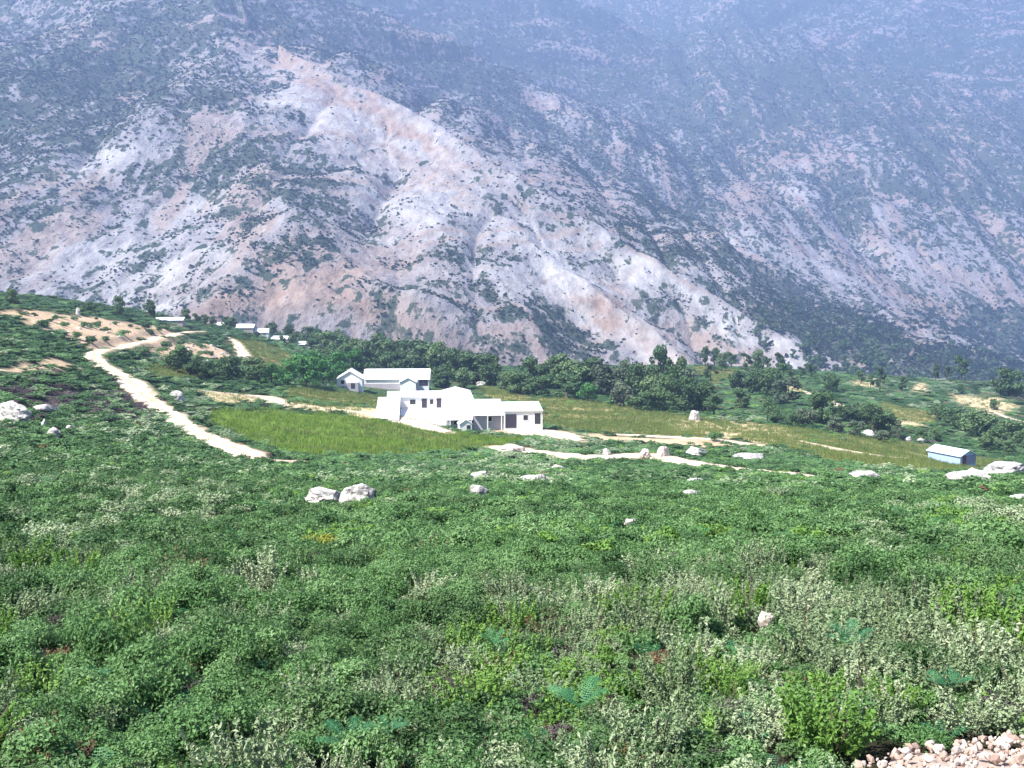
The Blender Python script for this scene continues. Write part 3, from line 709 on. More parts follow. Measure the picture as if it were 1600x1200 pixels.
add_bush('fern2', M['mid'], 250, 260, 0.22, 8, 0.6, 0.6, twigs=False); add_bush('dead2', M['dead'], 260, 220, 0.22, 7, 0.6, 0.7, twigs=False); add_bush('heather2', M['heather'], 264, 320, 0.21, 9, 0.55, 0.7, twigs=False)
for s in range(2): add_bush('far', M['farbush'], 300 + s, 46, 0.55, 5, 0.9, 0.8, 0.5, twigs=False)
def tuft(mat, kind, seed, k=26):
    g = np.random.default_rng(seed); V = []; Fc = []
    for i in range(k):
        an = g.uniform(0, 6.28); r = math.sqrt(g.uniform()) * 0.9; b = np.array([r * math.cos(an), r * math.sin(an), 0]); h = g.uniform(0.6, 1.1)
        lean = g.normal(0, 0.22, 3); lean[2] = 1; sd_ = np.array([math.cos(an * 3), math.sin(an * 3), 0]) * 0.05
        o = len(V); V += [b - sd_, b + sd_, b + lean * h]; Fc.append((o, o + 1, o + 2))
    NAMES.append(kind); proto('plant_%03d' % (len(NAMES) - 1), np.array(V), np.array(Fc), mat)
for s in range(2): tuft(M['grass'], 'grass', 400 + s)
for s in range(2): tuft(M['drygrass'], 'drygrass', 410 + s)
KINDS = {}
for i, k in enumerate(NAMES): KINDS.setdefault(k, []).append(i)

_ng = None
def scatter_group():
    global _ng
    if _ng: return _ng
    ng = bpy.data.node_groups.new('ground_cover', 'GeometryNodeTree')
    ng.interface.new_socket('Geometry', in_out='INPUT', socket_type='NodeSocketGeometry')
    ng.interface.new_socket('Geometry', in_out='OUTPUT', socket_type='NodeSocketGeometry')
    N = ng.nodes; Lk = ng.links
    gi = N.new('NodeGroupInput'); go = N.new('NodeGroupOutput')
    ci = N.new('GeometryNodeCollectionInfo'); ci.inputs['Collection'].default_value = PROTO
    ci.inputs['Separate Children'].default_value = True; ci.inputs['Reset Children'].default_value = True
    iop = N.new('GeometryNodeInstanceOnPoints'); iop.inputs['Pick Instance'].default_value = True
    def att(nm, ty):
        a = N.new('GeometryNodeInputNamedAttribute'); a.data_type = ty; a.inputs['Name'].default_value = nm
        return [o for o in a.outputs if o.enabled and o.name == 'Attribute'][0]
    er = N.new('FunctionNodeEulerToRotation')
    Lk.new(att('rot', 'FLOAT_VECTOR'), er.inputs[0])
    Lk.new(gi.outputs[0], iop.inputs['Points']); Lk.new(ci.outputs[0], iop.inputs['Instance'])
    Lk.new(att('pick', 'INT'), iop.inputs['Instance Index']); Lk.new(er.outputs[0], iop.inputs['Rotation'])
    Lk.new(att('scl', 'FLOAT_VECTOR'), iop.inputs['Scale'])
    Lk.new(iop.outputs[0], go.inputs[0])
    _ng = ng
    return ng
def scatter(name, P, scl, pick, label, cat, tilt=0.12):
    k = len(P)
    me = bpy.data.meshes.new(name); me.vertices.add(k); me.vertices.foreach_set('co', np.asarray(P, np.float32).ravel())
    rot = np.stack([rng.normal(0, tilt, k), rng.normal(0, tilt, k), rng.uniform(0, 6.28, k)], 1)
    a = me.attributes.new('rot', 'FLOAT_VECTOR', 'POINT'); a.data.foreach_set('vector', rot.astype(np.float32).ravel())
    a = me.attributes.new('scl', 'FLOAT_VECTOR', 'POINT'); a.data.foreach_set('vector', np.asarray(scl, np.float32).ravel())
    a = me.attributes.new('pick', 'INT', 'POINT'); a.data.foreach_set('value', np.asarray(pick, np.int32))
    o = link(name, me, kind='stuff', label=label, category=cat)
    md = o.modifiers.new('cover', 'NODES'); md.node_group = scatter_group()
    return o
def jitter_grid(r0, r1, th0, th1, spacing):
    """points about one spacing apart in rings round the viewpoint"""
    P = []; r = r0
    while r < r1:
        s = spacing(r); m = max(1, int((th1 - th0) * r / s))
        th = th0 + (np.arange(m) + rng.uniform(0, 1, m)) / m * (th1 - th0); rr = r + rng.uniform(-0.5, 0.5, m) * s
        P.append(np.stack([rr * np.sin(th), rr * np.cos(th)], 1)); r += s
    return np.concatenate(P)

# where single things will stand; the ground cover keeps clear of them
KEEP = []   # (x, y, radius)
def clear_of(X, Y):
    ok = np.ones(len(X), bool)
    for x, y, r in KEEP: ok &= (X - x) ** 2 + (Y - y) ** 2 > r * r
    return ok

# ------------------------------------------------------------------ rocks
def rock_mesh(name, sx, sy, sz, seed, mat, sub=3, cuts=9):
    bm = bmesh.new(); bmesh.ops.create_icosphere(bm, subdivisions=sub, radius=1)
    g = np.random.default_rng(seed)
    v = np.array([q.co[:] for q in bm.verts])
    for i in range(cuts):       # broken faces
        d = g.normal(0, 1, 3); d[2] = abs(d[2]) * 0.8; d /= np.linalg.norm(d); h = g.uniform(0.55, 0.85)
        e = np.clip(v @ d - h, 0, None); v -= e[:, None] * d * 0.9
    nz = (fbm(v[:, 0] * 1.7 + seed, v[:, 1] * 1.7 + v[:, 2] * 2.1, 4, seed) - 0.5) * 0.5 + (fbm(v[:, 0] * 5 + v[:, 2] * 4, v[:, 1] * 5 - v[:, 2] * 3, 3, seed + 5) - 0.5) * 0.22
    v *= (1 + nz)[:, None]
    v *= np.array([sx, sy, sz])
    for q, c in zip(bm.verts, v): q.co = c
    me = bpy.data.meshes.new(name); bm.to_mesh(me); bm.free(); me.materials.append(mat)
    return me
ROCKS = [  # px, py(base), width px, height px, material, label
 (503, 793, 66, 20, 'rock', 'low white boulder, left half of the big rock pair in the green scrub', 'boulder'),
 (553, 794, 60, 28, 'rock', 'tallest white boulder with a pointed top, right half of the rock pair in the scrub', 'boulder'),
 (750, 754, 30, 16, 'rock', 'white pointed rock in the scrub, upper of two rocks one above the other', 'rock'),
 (747, 781, 30, 18, 'rockgrey', 'pale grey rounded rock in the scrub, lower of two rocks one above the other', 'rock'),
 (838, 760, 54, 15, 'rock', 'long flat white slab of rock in the scrub below the foot path', 'rock'),
 (1077, 784, 32, 10, 'rock', 'small flat white rock in the scrub below the dim grey outcrop', 'rock'),
 (1087, 761, 34, 9, 'rockgrey', 'dim flat grey outcrop in the scrub close under the foot path', 'rock'),
 (986, 837, 24, 9, 'rock', 'small white rock alone in the middle of the green scrub slope', 'rock'),
 (1357, 752, 46, 13, 'rockgrey', 'brownish grey outcrop at the right end of the foot path', 'rock'),
 (1522, 760, 74, 22, 'rock', 'broad white boulder at the right below the blue hut', 'boulder'),
 (1578, 745, 62, 20, 'rockgrey', 'long grey outcrop behind the broad white boulder at the right edge', 'boulder'),
 (1592, 794, 36, 13, 'rock', 'white rock half out of the picture at the right edge', 'rock'),
 (1196, 998, 22, 26, 'rockpink', 'pinkish white stone standing up in the near scrub', 'rock'),
 (1405, 890, 14, 7, 'rockpink', 'tiny pale stone in the dark scrub on the right', 'rock'),
 (1335, 972, 20, 8, 'rockpink', 'flat pinkish stone in the scrub to the right of the standing stone', 'rock'),
 (12, 660, 66, 26, 'rock', 'big pale boulder at the left edge below the purple heather', 'boulder'),
 (68, 644, 34, 10, 'rockgrey', 'flat grey rock to the right of the big boulder at the left edge', 'rock'),
 (68, 672, 11, 15, 'rock', 'narrow upright white stone below the flat grey rock', 'rock'),
 (83, 686, 18, 15, 'rock', 'lowest of the little white stones right of the boulder at the left edge', 'rock'),
 (108, 677, 13, 11, 'rock', 'rightmost of the little white stones near the boulder at the left edge', 'rock'),
 (274, 626, 26, 13, 'rock', 'pale rock beside the dirt track across from its widest place', 'rock'),
 (1085, 657, 20, 18, 'rock', 'upright pale boulder at the top of the straw coloured field', 'boulder'),
 (751, 603, 20, 7, 'rock', 'pale rock in the grass behind the courtyard house below the tree belt', 'rock'),
 (800, 708, 44, 10, 'rockpink', 'pale heap of rock at the left end of the foot path', 'rock'),
 (948, 712, 14, 9, 'rock', 'small pale rock on the upper edge of the foot path', 'rock'),
 (1008, 716, 22, 12, 'rockpink', 'low rock on the upper edge of the foot path left of the twin mound', 'rock'),
 (1036, 715, 20, 20, 'rockpink', 'tall pinkish rock mound standing on the edge of the foot path', 'rock'),
 (1089, 712, 32, 12, 'rock', 'flat white rock in the green strip above the foot path', 'rock'),
 (1172, 719, 42, 9, 'rockgrey', 'long low grey rock in the green strip above the foot path', 'rock'),
 (1314, 676, 16, 8, 'rock', 'small white rock at the foot of the grey bushes on the right', 'rock'),
 (1358, 682, 22, 9, 'rock', 'white rock beside the dark round tree on the right slope', 'rock'),
 (1420, 689, 12, 6, 'rock', 'little white rock left of another behind the blue hut', 'rock'),
 (1440, 692, 14, 7, 'rock', 'little white rock nearest to the roof of the blue hut', 'rock'),
 (872, 738, 22, 9, 'rockpink', 'pinkish low rock just under the foot path', 'rock'),
 (505, 604, 12, 5, 'rock', 'small white rock in the grass left of the back house', 'rock'),
 (122, 493, 8, 12, 'rock', 'small upright white stone on the crest over the sandy bank', 'rock'),
]
for i, (px, py, w, h, mt, lab, cat) in enumerate(ROCKS):
    if not w: continue
    p = hit(min(px, 1600), py); s = p[1] / F
    sx = w * s * 0.57; sz = h * s * 0.74
    me = rock_mesh(cat, sx, sx * rng.uniform(0.55, 0.85), sz, 100 + i, M[mt], 4 if w > 40 or p[1] < 20 else 3, 14 if p[1] < 20 else 9)
    o = link(cat, me, label=lab, category=cat)
    o.location = (p[0], p[1] + sx * 0.4, p[2] + sz * 0.30 + 0.22 * min(1, p[1] / 20)); o.rotation_euler = (rng.normal(0, 0.08), rng.normal(0, 0.10), rng.normal(0, 0.35))
    if i == 12: o.location.z += 0.03; KEEP.append((p[0], p[1] - 0.4, 0.16))
    KEEP.append((p[0], p[1], max(0.12, sx * 0.95)))
    KEEP.append((p[0], p[1] - sx * 0.9 - 0.25, sx * 0.95)); KEEP.append((p[0], p[1] - sx * 1.8 - 0.4, sx * 0.6))

# ------------------------------------------------------------------ houses
def bm_obj(name, bm, mat, parent):
    me = bpy.data.meshes.new(name); bm.normal_update(); bm.to_mesh(me); bm.free(); me.materials.append(mat)
    return link(name, me, parent)
def bx(bm, x0, x1, y0, y1, z0, z1):
    v = [bm.verts.new((x, y, z)) for z in (z0, z1) for y in (y0, y1) for x in (x0, x1)]
    for f in ((0, 2, 3, 1), (4, 5, 7, 6), (0, 1, 5, 4), (2, 6, 7, 3), (1, 3, 7, 5), (0, 4, 6, 2)): bm.faces.new([v[q] for q in f])
def box_obj(name, d, mat, parent):
    bm = bmesh.new(); bx(bm, *d); return bm_obj(name, bm, mat, parent)
def gable_wall(parent, x0, x1, y0, y1, eave, ridge, mat, axis='x', name='wall', z0=-1.5):
    """closed wall body with gables; the ridge runs along the given axis"""
    bm = bmesh.new()
    if axis == 'x': prof = [(y0, z0), (y1, z0), (y1, eave), ((y0 + y1) / 2, ridge), (y0, eave)]; a, b = x0, x1; mk = lambda q, s: (s, q[0], q[1])
    else: prof = [(x0, z0), (x1, z0), (x1, eave), ((x0 + x1) / 2, ridge), (x0, eave)]; a, b = y0, y1; mk = lambda q, s: (q[0], s, q[1])
    A_ = [bm.verts.new(mk(q, a)) for q in prof]; B_ = [bm.verts.new(mk(q, b)) for q in prof]
    bm.faces.new(A_); bm.faces.new(B_[::-1])
    for i in range(5): j = (i + 1) % 5; bm.faces.new([A_[i], B_[i], B_[j], A_[j]])
    bmesh.ops.recalc_face_normals(bm, faces=bm.faces)
    return bm_obj(name, bm, mat, parent)
def gable_roof(parent, x0, x1, y0, y1, eave, ridge, mat, axis='x', over=0.3, th=0.09, over_lo=None):
    """two sheets lying on the wall, overhanging it"""
    bm = bmesh.new()
    lo, hi = (y0, y1) if axis == 'x' else (x0, x1); mid = (lo + hi) / 2; sl = (ridge - eave) / (hi - mid)
    ol = over if over_lo is None else over_lo
    prof = [(lo - ol, eave - sl * ol), (mid, ridge), (hi + over, eave - sl * over)]
    up = [(q, z + th) for q, z in prof]; dn = [(q, z + 0.012) for q, z in prof]
    a, b = (x0 - over, x1 + over) if axis == 'x' else (y0 - over, y1 + over)
    mk = (lambda q, s: (s, q[0], q[1])) if axis == 'x' else (lambda q, s: (q[0], s, q[1]))
    ring = up + dn[::-1]
    A_ = [bm.verts.new(mk(q, a)) for q in ring]; B_ = [bm.verts.new(mk(q, b)) for q in ring]
    bm.faces.new(A_); bm.faces.new(B_[::-1])
    for i in range(6): j = (i + 1) % 6; bm.faces.new([A_[i], B_[i], B_[j], A_[j]])
    bmesh.ops.recalc_face_normals(bm, faces=bm.faces)
    return bm_obj('roof', bm, mat, parent)
def window(parent, side, c, z, w, h, pos, frame='white_wall'):
    """a frame proud of the wall with a dark pane set in it; side is the outward axis"""
    bm = bmesh.new(); t = 0.09
    def b4(u0, u1, z0, z1, d0, d1):
        if side == '-y': bx(bm, u0, u1, pos - d1, pos - d0, z0, z1)
        elif side == '+y': bx(bm, u0, u1, pos + d0, pos + d1, z0, z1)
        elif side == '-x': bx(bm, pos - d1, pos - d0, u0, u1, z0, z1)
        else: bx(bm, pos + d0, pos + d1, u0, u1, z0, z1)
    b4(c - w / 2 - t, c - w / 2, z - h / 2 - t, z + h / 2 + t, -0.02, 0.06); b4(c + w / 2, c + w / 2 + t, z - h / 2 - t, z + h / 2 + t, -0.02, 0.06)
    b4(c - w / 2, c + w / 2, z - h / 2 - t, z - h / 2, -0.02, 0.06); b4(c - w / 2, c + w / 2, z + h / 2, z + h / 2 + t, -0.02, 0.06)
    o = bm_obj('window', bm, M[frame], parent)
    bm = bmesh.new(); b4(c - w / 2, c + w / 2, z - h / 2, z + h / 2, -0.03, 0.012); bm_obj('pane', bm, M['pane'], o)
    return o
def door(parent, side, c, w, h, pos, mat, z0=0.0):
    bm = bmesh.new(); d0, d1 = -0.02, 0.05
    if side == '-y': bx(bm, c - w / 2, c + w / 2, pos - d1, pos - d0, z0, h)
    elif side == '-x': bx(bm, pos - d1, pos - d0, c - w / 2, c + w / 2, z0, h)
    else: bx(bm, pos + d0, pos + d1, c - w / 2, c + w / 2, z0, h)
    return bm_obj('door', bm, M[mat], parent)

def shed_block(parent, x0, x1, y0, y1, zf, zb, wall, over=0.25, roof='white_roof', back=0.2):
    """walls under a single roof slope rising from the front (y0) to the back (y1)"""
    sl = (zb - zf) / (y1 - y0); bm = bmesh.new()
    def prism(prof, a, b):
        A_ = [bm.verts.new((a, q[0], q[1])) for q in prof]; B_ = [bm.verts.new((b, q[0], q[1])) for q in prof]
        bm.faces.new(A_); bm.faces.new(B_[::-1])
        for i in range(len(prof)): j = (i + 1) % len(prof); bm.faces.new([A_[i], B_[i], B_[j], A_[j]])
        bmesh.ops.recalc_face_normals(bm, faces=bm.faces)
    prism([(y0, -1.5), (y1, -1.5), (y1, zb), (y0, zf)], x0, x1); bm_obj('wall', bm, wall, parent)
    bm = bmesh.new(); u0, u1 = y0 - over, y1 + back; g = lambda y: zf + (y - y0) * sl + 0.012
    prism([(u0, g(u0)), (u1, g(u1)), (u1, g(u1) + 0.09), (u0, g(u0) + 0.09)], x0 - 0.12, x1 + 0.06); bm_obj('roof', bm, M[roof], parent)
# the courtyard house
o0 = hit(709, 671); ang = R(5)
HB = thing('courtyard_house', 'large white house with low sheet roofs round an open courtyard beside the meadow', 'house', o0, ang)
HB.location.z = o0[2] + 0.1
L = 15.2
shed_block(HB, 8.6, L, 0, 6.6, 2.9, 3.5, M['white_wall'])                        # right part of the front wing, flush with the eave
shed_block(HB, 3.4, 8.5, 1.3, 7.2, 2.35, 3.9, M['grey_wall'], 0.95)              # middle part stands back under a lower eave, its shade also painted grey
shed_block(HB, -1.2, 3.2, 1.3, 7.2, 1.7, 3.7, M['grey_wall'], 0.95)              # lowest part, against the bank, wall shade painted grey too
for q, z in ((-0.6, 1.55), (3.0, 1.55), (5.8, 2.25), (8.2, 2.25)): box_obj('veranda_post', (q - 0.08, q + 0.08, 0.35, 0.51, -1, z), M['white_wall'], HB)
door(HB, '-y', 9.75, 1.9, 2.35, 0, 'door_dark'); window(HB, '-y', 12.3, 1.75, 0.8, 0.9, 0)
window(HB, '-y', 14.35, 1.55, 1.05, 1.9, 0); window(HB, '-y', 6.3, 1.4, 0.6, 0.8, 1.3); window(HB, '-y', 0.4, 0.9, 0.7, 0.8, 1.3)
window(HB, '+x', 3.2, 1.6, 0.8, 0.9, L)
# side wing running back from the front wing, then the back wing facing the yard
gable_wall(HB, -1.2, 4.2, 7.6, 33, 2.5, 3.2, M['white_wall'], 'y'); gable_roof(HB, -1.2, 4.2, 7.75, 33, 2.5, 3.2, M['white_roof'], 'y', 0.25)
for q in (10, 14, 18.5): window(HB, '-x', q, 1.5, 0.9, 1.0, -1.2)
gable_wall(HB, -11.6, -1.3, 24, 31, 2.5, 3.1, M['white_wall']); gable_roof(HB, -11.6, -1.75, 24, 31, 2.5, 3.1, M['white_roof'], over=0.28)
for q, w_ in ((-10.2, 0.8), (-7.0, 1.1), (-3.4, 0.7)): window(HB, '-y', q, 1.5, w_, 0.95, 24)
door(HB, '-y', -4.8, 1.0, 2.1, 24, 'door_dark'); door(HB, '-y', -2.0, 0.9, 2.1, 24, 'door_dark')
shed_block(HB, -13.4, -9.4, 5.5, 23.5, 0.8, 2.4, M['white_wall'])
window(HB, '+x', 18, 1.0, 0.8, 0.7, -9.4); window(HB, '+x', 14, 1.0, 0.8, 0.7, -9.4)
box_obj('courtyard_floor', (-9.3, -1.3, 2.2, 23.9, -1.5, 0.32), plain_mat('yard_concrete', (0.62, 0.60, 0.58), 0.9, 0.1, 0.8, 0.2, 0, (0.4, 0.36, 0.32)), HB)
box_obj('courtyard_wall', (-9.4, -1.0, 1.8, 2.1, -1.5, 0.75), M['white_wall'], HB)
hr = Matrix.Rotation(ang, 3, 'Z')
def hloc(x, y): q = hr @ Vector((x, y, 0)); return o0[0] + q.x, o0[1] + q.y
for x, y, r in ((2, 3, 5.5), (8, 3, 6), (13, 3, 5.5), (1, 12, 5), (1, 20, 5), (1, 29, 5.5), (-6, 27, 6), (-11, 27, 5), (-11, 14, 6), (-11, 8, 5), (-5, 8, 8), (-5, 16, 7)): KEEP.append((*hloc(x, y), r))
# small white shed before the front wall
sx_, sy_ = hloc(1.8, -2.4); sg = float(ground(np.array([sx_]), np.array([sy_]))[0])
SH = thing('garden_shed', 'small white gabled shed against the front of the courtyard house', 'shed', (sx_, sy_, sg + 0.1), R(12))
gable_wall(SH, -1.05, 1.05, -0.9, 1.0, 1.3, 2.0, M['white_wall'], 'y'); gable_roof(SH, -1.05, 1.05, -0.9, 1.0, 1.3, 2.0, M['white_roof'], 'y', 0.14)
door(SH, '-y', 0.45, 0.6, 1.1, -0.9, 'door_dark')
KEEP.append((sx_, sy_, 2.5))

# the back house: gabled cottage, long hall, short wing with its gable to the viewer
o1 = hit(527, 606); s1 = o1[1] / F
LH = thing('gabled_cottage', 'small white gabled cottage left of the long white hall', 'house', o1, R(4))
w = 39 * s1
gable_wall(LH, 0, w, 0, 7, 14 * s1, 26 * s1, M['white_wall'], 'y'); gable_roof(LH, 0, w, 0, 7, 14 * s1, 26 * s1, M['white_roof'], 'y', 0.25)
box_obj('porch', (w * 0.42, w * 0.86, -1.3, -0.02, -1.5, 9 * s1), M['grey_wall'], LH); door(LH, '-y', w * 0.64, 0.9, 8 * s1, -1.3, 'door_dark'); window(LH, '-y', w * 0.22, 9 * s1, 0.8, 0.9, 0)
KEEP.append((o1[0] + w / 2, o1[1] + 3, 5.5))
o2 = hit(566, 605); s2 = o2[1] / F
HL = thing('long_hall', 'long white hall with a pale sheet roof and a gabled wing at its right end', 'house', o2, R(2))
L2 = 104 * s2
gable_wall(HL, 0, L2, 2.5, 9.3, 11 * s2, 24.5 * s2, M['white_wall']); gable_roof(HL, 0.7, L2, 2.5, 9.3, 11 * s2, 24.5 * s2, M['white_roof'], over=0.3)
box_obj('base_course', (0.05, 60 * s2 - 0.05, 2.44, 2.5, -1.0, 0.55), M['grey_wall'], HL)
wx0, wx1 = 60 * s2, 85 * s2
gable_wall(HL, wx0, wx1, -2.2, 2.2, 9 * s2, 15.5 * s2, M['white_wall'], 'y'); gable_roof(HL, wx0, wx1, -2.2, 2.0, 9 * s2, 15.5 * s2, M['white_roof'], 'y', 0.25)
door(HL, '+x', 0.2, 1.8, 8 * s2, wx1, 'door_dark'); door(HL, '-y', L2 * 0.92, 2.2, 9 * s2, 2.5, 'door_dark')

for q in (0, 0.25, 0.5, 0.75, 1): KEEP.append((o2[0] + L2 * q, o2[1] + 4, 6))

# the blue hut
o3 = hit(1500, 727); s3 = o3[1] / F
BH = thing('blue_hut', 'small pale blue hut with a dark red door below a light sheet roof', 'hut', o3, R(28))
wh = 4.3; lh = 7.6
gable_wall(BH, 0, wh, 0, lh, 1.75, 2.65, M['blue_wall'], 'y'); gable_roof(BH, 0, wh, 0, lh, 1.75, 2.65, M['blue_roof'], 'y', 0.3)
door(BH, '-y', 1.1, 1.0, 1.75, 0, 'door_red')
bm = bmesh.new(); bx(bm, 1.62, wh - 0.02, -0.05, 0.02, 0.0, 1.72); bm_obj('shaded_front', bm, plain_mat('painted_shade_blue', (0.20, 0.22, 0.36), 0.8, 0.15, 2), BH)  # darker sheet that paints the shade of the gable front into its colour
KEEP.append((o3[0], o3[1], 5)); KEEP.append((o3[0] - 3, o3[1] + 6, 5)); KEEP.append((o3[0] + 1, o3[1] - 3, 3))

# village houses beyond the crest
VIL = [(264, 505, 40, 8, 'white_roof', 'stonehouse', 'long pale roofed village house left of the others, beyond the dirt track'),
       (325, 506, 18, 7, 'grey_roof', 'stonehouse', 'small grey roofed village house between dark trees'),
       (345, 508, 14, 8, 'white_roof', 'white_wall', 'tiny white village house beside the broad pale one'),
       (378, 511, 34, 11, 'white_roof', 'stonehouse', 'broad pale roofed village house in the middle of the row'),
       (408, 511, 20, 12, 'grey_roof', 'white_wall', 'grey roofed white village house right of the broad pale one'),
       (438, 507, 30, 9, 'white_roof', 'stonehouse', 'wide white roofed village house partly behind a tree'),
       (474, 526, 16, 9, 'white_roof', 'stonehouse', 'lone pale village house lowest of the row among the trees'),
       (490, 512, 16, 8, 'grey_roof', 'stonehouse', 'small grey village house near the right end of the row'),
       (514, 514, 12, 12, 'white_roof', 'white_wall', 'narrow white village house at the right end of the row')]
for i, (px, py, w, h, rf, wl_, lab) in enumerate(VIL):
    p = hit(px, py)
    if p[1] > 600: p = gpt(px, 400)
    want = at(px, py, p[1]); s = p[1] / F
    t = thing('village_house', lab, 'house', (p[0] - w * s / 2, p[1], min(p[2], want[2])), R(rng.uniform(-8, 8)), 'houses of the far village')
    ev, rg = h * s * 0.55, h * s; dep = 5.0
    gable_wall(t, 0, w * s, 0, dep, ev, rg, M[wl_], 'x', z0=-2); gable_roof(t, 0, w * s, 0, dep, ev, rg, M[rf], 'x', 0.25)
    door(t, '-y', w * s * 0.3, 0.9, ev * 0.85, 0, 'door_dark'); window(t, '-y', w * s * 0.7, ev * 0.55, 0.7, ev * 0.3, 0)
    KEEP.append((p[0], p[1] + 2, w * s * 0.6))

# ------------------------------------------------------------------ trees
def crown_points(k, seed, lobes, hw, h0, h1):
    g = np.random.default_rng(seed); L = []
    for i in range(lobes):
        an = g.uniform(0, 6.28); tz = g.uniform(0.0, 1.0); prof = math.sin(math.pi * (0.14 + 0.80 * tz)) ** 0.7
        r = hw * prof * math.sqrt(g.uniform(0.05, 1)) * 0.72
        L.append((r * math.cos(an), r * math.sin(an), h0 + (h1 - h0) * (0.12 + 0.76 * tz), g.uniform(0.20, 0.40) * hw))
    L = np.array(L); w = L[:, 3] ** 2; ch = g.choice(lobes, k, p=w / w.sum())
    d = g.normal(0, 1, (k, 3)); d /= np.linalg.norm(d, axis=1)[:, None]
    rr = L[ch, 3] * np.clip(1 - np.abs(g.normal(0, 0.25, k)), 0.15, 1.2)
    return L, L[ch, :3] + d * rr[:, None] * np.array([1, 1, 0.8]), d + np.array([0, 0, 0.25])
TREES = {}
def tree_stock(kind, mat, seed, lobes=13, hw=0.5, h0=0.16, k=1500, size=0.075):
    L, p, nv = crown_points(k, seed, lobes, hw, h0, 1.0)
    v, f = leaf_cloud(p, nv, size, 0.75, 0.55, seed)
    cr = mesh_np('crown', v, f, mat, False)
    g = np.random.default_rng(seed + 1); segs = []
    lean = g.normal(0, 0.03, 2); base = np.array([0, 0, -0.05]); top = np.array([lean[0], lean[1], h0 + 0.22])
    segs.append((base, top * 0.55, 1.5, 1.0)); segs.append((top * 0.55, top, 1.0, 0.75))
    for i in range(0, lobes, 2): segs.append((top * g.uniform(0.7, 1.0), L[i, :3], 0.55, 0.18))
    v2, f2 = sticks(segs, 0.028, 6)
    TREES.setdefault(kind, []).append((cr, mesh_np('trunk', v2, f2, M['bark'])))
for s in range(5): tree_stock('dark', M['treedark'], 500 + s, 17, 0.54, 0.0, 1900, 0.078)
for s in range(3): tree_stock('grey', M['treegrey'], 520 + s, 15, 0.54, 0.02, 1700)
for s in range(3): tree_stock('green', M['treegreen'], 540 + s, 15, 0.54, 0.04)
for s in range(3): tree_stock('thin', M['treedark'], 560 + s, 10, 0.42, 0.16, 950)
TREE_N = 0
ORD = ['first', 'second', 'third', 'fourth', 'fifth', 'sixth', 'seventh', 'eighth', 'ninth', 'tenth']
def tree(px, pyb, h, kind, label, group, name='oak_tree', wide=1.0, Y=None):
    """px, pyb: where the trunk meets the ground in the photo; h: height in photo pixels"""
    global TREE_N
    p = hit(px, pyb) if Y is None else gpt(px, Y)
    s = p[1] / F; i = TREE_N; TREE_N += 1
    cr, tr = TREES[kind][i % len(TREES[kind])]
    t = thing(name, label, 'tree', p, rng.uniform(0, 6.28), group)
    hh = h * s * rng.uniform(0.86, 1.22); wide *= rng.uniform(0.85, 1.2); t.scale = (hh * wide, hh * wide * rng.uniform(0.85, 1.15), hh)
    link('crown', cr, t); link('trunk', tr, t)
    KEEP.append((p[0], p[1], hh * 0.18))
    return t
G_belt = 'oaks in the middle of the belt'
D_belt = 'dark oak in the middle of the tree belt right of the long hall'
for px, pyb, h, k in [(276, 580, 36, 'dark'), (304, 590, 34, 'dark'), (330, 592, 34, 'dark'), (360, 596, 38, 'dark'), (395, 596, 36, 'dark')]:
    tree(px, pyb, h, k, '%s from the left of the dark round trees in the row below the stony knoll' % ORD[[276, 304, 330, 360, 395].index(px)], 'dark round trees below the stony knoll', wide=1.25)
for px, pyb, h in [(425, 600, 36), (450, 602, 46), (478, 604, 52), (505, 604, 54), (530, 602, 50), (552, 590, 44), (492, 590, 44), (465, 588, 40)]:
    tree(px, pyb, h, 'green', '%s from the left of the bright green leafy trees left of the cottage' % ORD[[425, 450, 465, 478, 492, 505, 530, 552].index(px)], 'bright green trees left of the cottage', 'leafy_tree', 1.0)
for px, pyb, h, w in [(507, 558, 34, 1.2), (535, 560, 36, 1.2), (560, 568, 44, 1.1), (588, 575, 48, 1.1), (612, 580, 50, 1.1), (640, 584, 52, 1.1), (665, 588, 48, 1.1), (575, 592, 42, 1.2), (690, 594, 50, 1.05), (712, 596, 50, 1.05), (740, 600, 46, 1.2), (765, 602, 48, 1.0), (690, 606, 36, 1.3), (725, 608, 34, 1.3), (790, 608, 34, 1.4), (827, 604, 50, 1.1), (850, 606, 40, 1.2), (871, 606, 54, 1.0), (898, 612, 44, 1.2), (921, 612, 56, 1.05), (812, 616, 34, 1.4), (845, 618, 34, 1.4), (885, 622, 34, 1.4), (520, 572, 34, 1.2), (550, 575, 36, 1.2), (660, 580, 40, 1.2), (620, 590, 42, 1.2)]:
    tree(px, pyb, h, 'dark', 'dark oak of the tree belt directly behind the cottage and the long hall' if px < 685 else D_belt, 'oaks directly behind the back houses' if px < 685 else G_belt, wide=w)
for px, pyb, h, w in [(945, 618, 52, 0.9), (965, 620, 46, 1.0), (1083, 634, 54, 0.95), (735, 588, 40, 1.1), (975, 636, 40, 1.2), (705, 582, 44, 1.0)]:
    tree(px, pyb, h, 'grey', '%s from the left of the grey green oaks among the darker trees of the belt' % ORD[[705, 735, 945, 965, 975, 1083].index(px)], 'grey green oaks of the belt', wide=w)
for px, pyb, h, w in [(976, 608, 52, 0.9), (1003, 624, 60, 1.0), (1030, 606, 58, 0.75), (1061, 608, 58, 0.7), (1022, 630, 54, 1.0), (1047, 634, 58, 1.0), (1065, 640, 52, 1.0), (1102, 640, 40, 1.2), (1006, 642, 36, 1.2), (1030.5, 642, 36, 1.2)]:
    tree(px, pyb, h, 'dark', '%s from left of the dark oaks at the taller right end of the belt' % ORD[[976, 1003, 1006, 1022, 1030, 1030.5, 1047, 1061, 1065, 1102].index(px)], 'oaks at the right end of the belt', wide=w)
